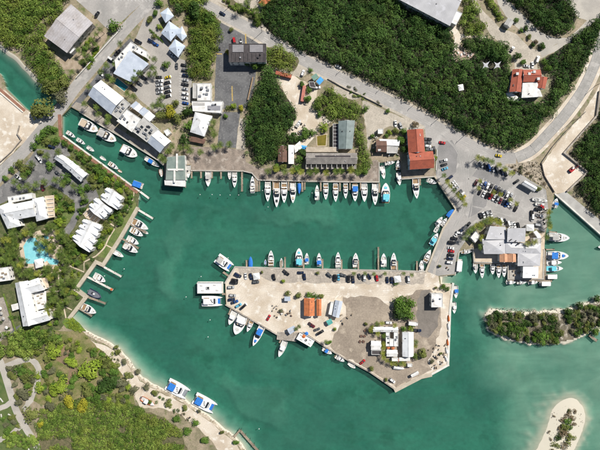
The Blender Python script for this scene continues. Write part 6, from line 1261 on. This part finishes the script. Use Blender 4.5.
for i, p in enumerate(((448.6, 318), (448.2, 326), (448.6, 334), (447.6, 342), (446.4, 350), (446, 358))):
    hb = hull(4.4, 1.5, .5); hb.v = [(x, y, .66-z) for x, y, z in hb.v]
    o = hb.build('upturned_dinghy', PAINT_W if i % 3 else ORANGE, None, (*W(p, G+.3), G), 1.65+.1*(i % 3)); later(o, 'orange upturned dinghy' if i % 3 == 0 else 'white upturned dinghy', 'dinghy', 'along the eastern peninsula edge', 'dinghy', 'dinghies on the quay', p[0])
for p in ((262.4, 190.6), (268, 207), (312, 193), (200, 194.6), (212, 194.6), (220, 195), (230, 195), (238.6, 195), (124, 269), (104.4, 276), (228, 258), (201, 276.6), (210, 320), (208, 337), (186, 297), (259, 429), (115, 246)):
    o = MB().disc(0, 0, .38, -.25, .45, 8, .6).build('buoy', GEL, None, (*W(p, .2), 0)); MB().tube((0, 0, .45), (0, 0, .6), .06, n=5).build('mooring_eye', STEEL, o); later(o, 'small white round buoy', 'buoy', 'floating in the marina basin', 'buoy', 'mooring buoys', p[0])
# ------------------------------------------------------------------ cars
PAINT = {}
for n_, c_ in (('white', (.75, .75, .74)), ('silver', (.42, .43, .44)), ('black', (.015, .015, .017)), ('grey', (.1, .105, .11)), ('blue', (.02, .08, .28)), ('pale blue', (.1, .38, .55)), ('red', (.45, .02, .025)), ('maroon', (.14, .02, .03)), ('yellow', (.6, .45, .02)), ('navy', (.015, .025, .06)), ('green', (.3, .4, .04))):
    PAINT[n_] = mat('car_paint_'+n_.replace(' ', '_'), c_, None, 1, rough=.22, grain=.0, spec=.6)
TYRE = mat('tyre_rubber', (.02, .02, .02), None, 3, rough=.9)
def car_meshes(kind):
    L_, W_, H_ = {'sedan': (4.5, 1.8, 1.45), 'suv': (4.7, 1.9, 1.75), 'van': (5.2, 2.0, 2.1), 'pickup': (5.3, 1.95, 1.8), 'truck': (7.0, 2.4, 3.0)}[kind]
    h = L_/2; w = W_/2
    zb = {'sedan': .82, 'suv': .98, 'van': 1.05, 'pickup': .95, 'truck': 1.0}[kind]
    b = loft([(-h, w*.86, .35, zb*.9), (-h+.25, w*.97, .28, zb), (-h*.3, w, .28, zb*1.03), (h*.35, w, .28, zb), (h-.45, w*.96, .28, zb*.88), (h, w*.82, .35, zb*.66)], .93)
    x0, x1, r0, r1 = {'sedan': (-h*.72, h*.42, -h*.42, h*.08), 'suv': (-h*.96, h*.42, -h*.85, h*.12), 'van': (-h*.97, h*.72, -h*.93, h*.42), 'pickup': (-h*.15, h*.45, -h*.08, h*.18), 'truck': (h*.55, h*.97, h*.58, h*.85)}[kind]
    ht = H_ if kind != 'truck' else 2.3
    g = loft([(x0, w*.88, zb*.96, zb*1.0), (r0, w*.9, zb*.98, ht-.04), (r1, w*.9, zb*.98, ht-.04), (x1, w*.86, zb*.94, zb*1.0)], .84)
    rf = loft([(r0+.02, w*.74, ht-.05, ht), (r1-.02, w*.74, ht-.05, ht)], .96)
    wh = []
    for sx in (-.62, .62):
        for sy in (-1, 1): wh.append((sx*h, sy*(w-.1)))
    ex = None
    if kind == 'pickup': ex = MB().box(-h*.94, -h*.2, -w*.78, w*.78, zb+.0, zb+.08)
    if kind == 'truck': ex = MB().box(-h, h*.5, -w, w, .8, H_)
    return (b.mesh('body'), g.mesh('windows'), rf.mesh('roof'), wh, MB().tube((0, -.11, 0), (0, .11, 0), .33, n=10).mesh('wheel'), ex and ex.mesh('load'))
CARM = {k: car_meshes(k) for k in ('sedan', 'suv', 'van', 'pickup', 'truck')}
def car(px, ang, colour, kind, place):
    x, y = W(px, G+.8); t = thing({'sedan': 'parked_car', 'suv': 'parked_suv', 'van': 'parked_van', 'pickup': 'pickup_truck', 'truck': 'box_truck'}[kind], None, 'car', (x, y, G+.05), -math.radians(ang))
    b, g, rf, wh, wm, ex = CARM[kind]; p = PAINT[colour]
    inst('body', b, p, t); inst('windows', g, GLASSD, t); inst('roof', rf, p, t)
    for q in wh: inst('wheel', wm, TYRE, t, (*q, .33))
    if ex: inst('cargo_box' if kind == 'truck' else 'load_bed', ex, PAINT['white'] if kind == 'truck' else METALD, t)
    later(t, f"{colour} {dict(sedan='car', suv='SUV', van='van', pickup='pickup', truck='box truck')[kind]}", 'vehicle', place, 'car', 'parked vehicles', px[0])
rc = random.Random(21)
def rk(): return rc.choice(['sedan', 'suv', 'suv', 'sedan', 'pickup', 'van'])
Z = lambda x, y: (430+x/5, 140+y/5)
for (x, y), c_ in zip(((258, 122), (275, 130), (295, 138), (315, 144), (335, 149), (362, 160), (378, 168)), ('silver', 'black', 'blue', 'white', 'grey', 'navy', 'black')): car(Z(x, y), 65, c_, rk(), 'below the curved road palms')
for (x, y), c_ in zip(((230, 213), (258, 219), (273, 225), (289, 231), (305, 237), (325, 245), (342, 250), (357, 258), (372, 265), (388, 273), (404, 281)), ('maroon', 'silver', 'blue', 'white', 'black', 'navy', 'black', 'grey', 'navy', 'white', 'silver')): car(Z(x, y), -62, c_, rk(), 'in the upper main row')
for (x, y), c_ in zip(((250, 260), (269, 270), (286, 277), (303, 281), (320, 288), (337, 295), (353, 304), (369, 311), (384, 317), (399, 323), (430, 340)), ('black', 'white', 'black', 'red', 'white', 'silver', 'maroon', 'navy', 'blue', 'white', 'black')): car(Z(x, y), 115, c_, rk(), 'in the long middle row of the car park')
for (x, y), c_ in zip(((254, 379), (270, 375), (287, 370), (304, 367), (340, 400), (358, 405), (376, 408), (394, 420), (408, 423), (423, 425), (441, 428)), ('black', 'white', 'silver', 'white', 'grey', 'white', 'black', 'white', 'silver', 'white', 'black')): car(Z(x, y), 70, c_, rk(), 'in the row above the marina building')
for (x, y), c_, a_ in (((70, 102), 'white', -15), ((71, 123), 'black', -15), ((76, 143), 'pale blue', -20), ((62, 13), 'red', 10)): car(Z(x, y), a_, c_, 'pickup' if c_ == 'white' else 'sedan', 'beside the terracotta building lot')
for (x, y), c_ in zip(((97, 190), (112, 214), (122, 227), (132, 241), (148, 259), (158, 270), (166, 287)), ('navy', 'white', 'white', 'silver', 'grey', 'white', 'yellow')): car(Z(x, y), 142, c_, rk() if c_ != 'yellow' else 'sedan', 'along the diagonal quay')
for (x, y), c_ in zip(((190, 425), (175, 437), (161, 447), (146, 458), (132, 470)), ('black', 'grey', 'navy', 'black', 'white')): car(Z(x, y), -48, c_, rk(), 'west of the marina kiosk')
for (x, y), c_ in zip(((496, 14), (472, 42), (460, 62), (455, 90), (457, 106), (455, 125), (450, 143), (447, 162)), ('white', 'black', 'black', 'white', 'red', 'black', 'navy', 'white')): car((360+x/5, 230+y/5), 10, c_, rk(), 'in the column above the inlet quay')
for (x, y), c_, a_ in (((510, 368), 'black', 90), ((512, 388), 'white', 90), ((545, 345), 'black', 10), ((548, 378), 'white', 20), ((540, 425), 'silver', 10), ((557, 330), 'red', 30), ((433, 208), 'black', -35)): car(Z(x, y), a_, c_, rk(), 'near the white marquee')
car((498.8, 155.6), 12, 'yellow', 'sedan', 'driving on the curved road'); car((222.4, 13.4), 32, 'navy', 'sedan', 'driving on the upper road'); car((338.4, 66.6), 26, 'white', 'sedan', 'at the forest edge of the road')
Z2 = lambda x, y: (80+x/5, 40+y/5)
for (x, y), c_ in zip(((397, 205), (395, 224), (397, 244), (397, 262)), ('white', 'silver', 'white', 'silver')): car(Z2(x, y), -8, c_, rk(), 'in the pale row of the hotel forecourt')
for (x, y), c_ in zip(((440, 185), (438, 212), (437, 235), (440, 257), (437, 280)), ('yellow', 'black', 'grey', 'black', 'black')): car(Z2(x, y), -15, c_, 'sedan' if c_ == 'yellow' else rk(), 'in the dark row of the hotel forecourt')
for (x, y), c_ in zip(((520, 125), (525, 150), (528, 176), (527, 200), (525, 221), (525, 244), (527, 268), (525, 290), (527, 315)), ('black', 'grey', 'navy', 'silver', 'black', 'silver', 'white', 'white', 'blue')): car(Z2(x, y), 12, c_, rk(), 'in the column beside the scrubby thicket')
for (x, y), c_, a_ in (((320, 187), 'black', 40), ((298, 217), 'grey', 40), ((378, 20), 'blue', 30), ((355, 4), 'navy', 30), ((292, 8), 'black', 30), ((270, 240), 'black', 40), ((455, 70), 'white', 60), ((466, 76), 'silver', 60), ((483, 130), 'grey', 90), ((395, 185), 'black', 0), ((187, 62), 'black', -45), ((157, 97), 'white', 35), ((105, 165), 'white', 50)): car(Z2(x, y), a_, c_, 'van' if (x, y) == (157, 97) else rk(), 'around the waterfront hotel')
car((97, 14.4), -60, 'black', 'suv', 'alone on the upper lot')
for p, c_, a_ in (((234.4, 41.4), 'red', 80), ((241, 42), 'white', 85), ((217.8, 48.4), 'black', 5)): car(p, a_, c_, rk(), 'on the dark asphalt lot')
car((302.8, 73), -70, 'white', 'suv', 'beside the yard shed'); car((317.4, 87.6), -10, 'white', 'sedan', 'below the blue tarpaulin')
for p, c_, a_ in (((428, 139), 'black', 5), ((427.6, 142.6), 'grey', 5), ((428, 146), 'white', 5), ((430, 149), 'silver', 5), ((434, 150), 'black', 85)): car(p, a_, c_, rk(), 'beside the terracotta roof')
for p, c_, a_ in (((395.6, 123.6), 'white', 85), ((400.6, 125.6), 'silver', 70)): car(p, a_, c_, rk(), 'on the pale gravel lot')
Z3 = lambda x, y: (185+x/5, 240+y/5)
for (x, y), c_, a_ in (((265, 175), 'navy', 30), ((249, 200), 'black', 10), ((246, 212), 'black', 10), ((230, 236), 'silver', 0), ((238, 277), 'silver', 5), ((233, 297), 'navy', -5), ((248, 310), 'blue', -20), ((268, 327), 'pale blue', -30), ((294, 331), 'black', -42), ((330, 182), 'navy', 80), ((303, 181), 'white', 85), ((445, 186), 'black', 80), ((418, 388), 'red', -60), ((354, 210), 'grey', 0)): car(Z3(x, y), a_, c_, 'van' if (x, y) == (294, 331) else rk(), 'on the western peninsula')
for p, c_, a_ in (((300.6, 272.6), 'navy', 0), ((304.6, 276.8), 'navy', 85), ((329.4, 275), 'grey', 45), ((335, 278), 'black', 88), ((338.6, 277.4), 'pale blue', 88), ((348.6, 279), 'black', 85), ((353.2, 279.4), 'navy', 85), ((364.4, 277.6), 'white', 88), ((377, 278), 'red', 80), ((387.4, 280), 'navy', 88), ((391.8, 280), 'navy', 88), ((408.4, 279.4), 'white', 85), ((286, 272.6), 'black', 40), ((359.6, 276.6), 'grey', 70), ((343, 275), 'grey', 20), ((369, 276.6), 'navy', 60)): car(p, a_, c_, rk(), 'along the peninsula north strip')
for p, c_, a_ in (((311.6, 325), 'maroon', 35), ((317, 329.6), 'grey', -20), ((320.4, 332.4), 'black', -30)): car(p, a_, c_, rk(), 'below the orange roofs')
for p, c_, a_, k_ in (((388.6, 322.6), 'white', 5, 'suv'), ((413, 323.4), 'white', 8, 'truck'), ((417.6, 330.4), 'navy', 5, 'pickup'), ((392.4, 380.6), 'white', 38, 'suv'), ((362.6, 362), 'red', -40, 'sedan')): car(p, a_, c_, k_, 'around the beach restaurant')
for p, c_, a_ in (((51.6, 146.6), 'navy', 20), ((40, 160), 'white', 60), ((38, 157.4), 'silver', 55), ((18, 177), 'white', 40), ((57.4, 173), 'grey', 40), ((42.4, 188), 'maroon', 80)): car(p, a_, c_, rk(), 'on the resort driveway')
for p, c_, a_ in (((512.4, 49), 'black', -60), ((537.4, 59.4), 'white', -70), ((527, 66), 'silver', 10), ((532.6, 65), 'white', 85)): car(p, a_, c_, rk(), 'beside the red roofed house')
# ------------------------------------------------------------------ small things
for i, p in enumerate(((299, 44), (346, 66), (386, 84), (418, 101), (441, 116), (466, 134), (522, 168), (572, 121), (595, 86), (228, 8), (262, 32))):
    x, y = W(p); t = thing('utility_pole', None, 'utility pole', (x, y, G), math.radians(64)); h = 11.0
    MB().tube((0, 0, 0), (0, 0, h), .17, .11, 7).build('pole', WOODP, t)
    MB().box(-1.2, 1.2, -.07, .07, h-.7, h-.55).build('crossarm', WOODP, t)
    for x_ in (-1.05, -.4, .4, 1.05): MB().tube((x_, 0, h-.55), (x_, 0, h-.3), .06, n=5).build('insulator', STEEL, t)
    later(t, 'tall thin utility pole', 'pole', 'beside the main road', 'utility pole', 'utility poles along the main road', p[0])
# excavator on the pad
x, y = W((571, 170)); t = thing('excavator', 'red and white excavator in the corner of the construction pad', 'excavator', (x, y, G), math.radians(40))
for s in (-1, 1): MB().box(-2.0, 2.0, s*1.1-.3, s*1.1+.3, 0.02, .8).build('track', TYRE, t)
MB().obox(-.2, 0, 3.2, 2.4, .8, 1.7, 0, .94).build('body', PAINT['red'], t); MB().box(.1, 1.4, .1, 1.1, 1.7, 2.9).build('cab', PAINT['white'], t); MB().box(1.4, 1.46, .2, 1.0, 1.9, 2.8).build('window', GLASSD, t)
MB().tube((1.2, -.4, 1.6), (3.8, -.4, 3.4), .22, n=6).build('boom', PAINT['red'], t); MB().tube((3.8, -.4, 3.4), (5.0, -.4, 1.2), .18, n=6).build('arm', PAINT['red'], t); MB().obox(5.1, -.4, .9, 1.0, .3, 1.2, 0, .8).build('bucket', METALD, t)
# restaurant furniture
for i, p in enumerate(((361, 336), (364.4, 336), (365, 330.4), (360, 341.4), (363.4, 341.4))):
    x, y = W(p); t = thing('picnic_table', None, 'picnic table', (x, y, G), .3*i); MB().box(-.9, .9, -.4, .4, .7, .78).build('table_top', RBR, t)
    for s in (-1, 1): MB().box(-.9, .9, s*.75-.14, s*.75+.14, .4, .46).build('bench', RBR, t); MB().box(s*.6-.05, s*.6+.05, -.7, .7, 0, .7).build('leg', WOODP, t)
    later(t, 'dark brown picnic table', 'table', 'on gravel west of the restaurant', 'picnic table', 'picnic tables', p[0])
for i, (p, m_) in enumerate((((388.4, 347.4), RO), ((393, 348), RO), ((398.6, 360), RO), ((303.8, 336.4), ORANGE), ((306.6, 333.6), BLUEC), ((497.6, 227.6), RO))):
    x, y = W(p, G+2.4); t = thing('parasol', None, 'parasol', (x, y, G)); MB().disc(0, 0, 1.3, 2.2, 2.8, 8, .06).build('canopy', m_, t); MB().tube((0, 0, 0), (0, 0, 2.6), .04, n=5).build('pole', STEEL, t); MB().disc(0, 0, .3, 0, .1).build('base', CONC, t)
    later(t, ('blue' if m_ == BLUEC else 'orange')+' round parasol', 'parasol', 'near the waterfront terraces', 'parasol', 'parasols', p[0])
x, y = W((355.6, 275.4)); 
for p, ll in (((256.4, 276.4), 'white peaked canopy tent on the western peninsula'), ((397.6, 279.2), 'white canopy tent among cars of the peninsula strip')):
    x, y = W(p, G+2.6); t = thing('canopy_tent', ll, 'tent', (x, y, G), .15)
    MB().obox(0, 0, 4.6, 4.6, 2.3, 3.4, 0, .08).build('canopy', MATS['tent_white'], t)
    for sx in (-2.2, 2.2):
        for sy in (-2.2, 2.2): MB().tube((sx, sy, 0), (sx, sy, 2.35), .05, n=5).build('post', STEEL, t)
# debris, pallets and rocks on the working yards
JUNK = [PAINT_W, TIMBER, RBR, STEEL, CONC_W, METALD, TIMBER]
for zone, ll, n, sd in (([(272, 302), (284, 306), (294, 312), (292, 318), (272, 318)], 'west of the orange roofs', 16, 1), ([(426, 346), (446, 340), (446, 362), (434, 370), (424, 366)], 'in the southeastern peninsula yard', 20, 2), ([(372, 136), (378, 138), (376, 152), (372, 158)], 'beside the ramshackle shed', 8, 3), ([(388, 148), (400, 150), (398, 156), (386, 156)], 'behind the small boat basin', 8, 4), ([(546, 206), (549, 214), (545, 230), (538, 222), (538, 210)], 'behind the marina tents', 10, 5), ([(290, 124), (300, 118), (308, 128), (298, 138)], 'in the sandy yard', 8, 6), ([(444, 258), (453, 256), (452, 270), (442, 270)], 'on the inlet quay', 5, 7), ([(340, 312), (352, 314), (352, 322), (342, 324)], 'on the gravel beside blue shed', 5, 8), ([(172, 410), (196, 418), (210, 430), (200, 428), (180, 418)], 'on the sandy track', 8, 9)):
    for i, p in enumerate(scatter(zone, n, 1.6, sd)):
        m_ = R.choice(JUNK); lx_, ly_ = R.uniform(.8, 2.4), R.uniform(.5, 1.3); x, y = W(p)
        t = thing('pallet_stack', None, 'pallet stack', (x, y, G), R.uniform(0, 3.1)); MB().box(-lx_/2, lx_/2, -ly_/2, ly_/2, .0, .35+R.random()*.5).build('pallet', TIMBER, t); MB().obox(.05, 0, lx_*.7, ly_*.7, .3, .9+R.random()*.4, .2).build('load', m_, t)
        later(t, 'loaded pallet', 'pallet', ll, 'pallet stack', 'pallets and stores on the yards', p[0])
for zone, n, sd, m_, rr_, nm in (([(508, 166), (524, 164), (538, 161), (548, 188), (530, 180)], 160, 11, MATS['rubble'], .7, 'rubble beside the curved road'), ([(486, 312), (494, 308), (560, 309), (600, 299), (600, 303), (560, 313), (494, 313), (488, 320)], 160, 12, CONC_D, .4, 'rocks along the north shore of mangrove island'), ([(86, 332), (107, 343), (119, 350), (131, 363), (143, 379), (141, 381), (128, 366), (104, 346), (84, 334)], 120, 13, CONC_D, .4, 'rocks along the lower left beach'), ([(552, 415), (566, 402), (582, 410), (584, 424), (570, 450), (548, 450)], 60, 14, WOODP, .3, 'driftwood and stones on the small sand island')):
    m = MB()
    for p in scatter(zone, n, .7, sd):
        x, y = W(p); s = R.uniform(.3, 1)*rr_; gz = G if 'curved' in nm else .35
        m.obox(x, y, s*2, s*1.3, gz-.3, gz+s*.8, R.uniform(0, 3), .55)
    o = m.build('rubble', m_); o['kind'] = 'stuff'; tag(o, nm, 'rocks')
write_labels()
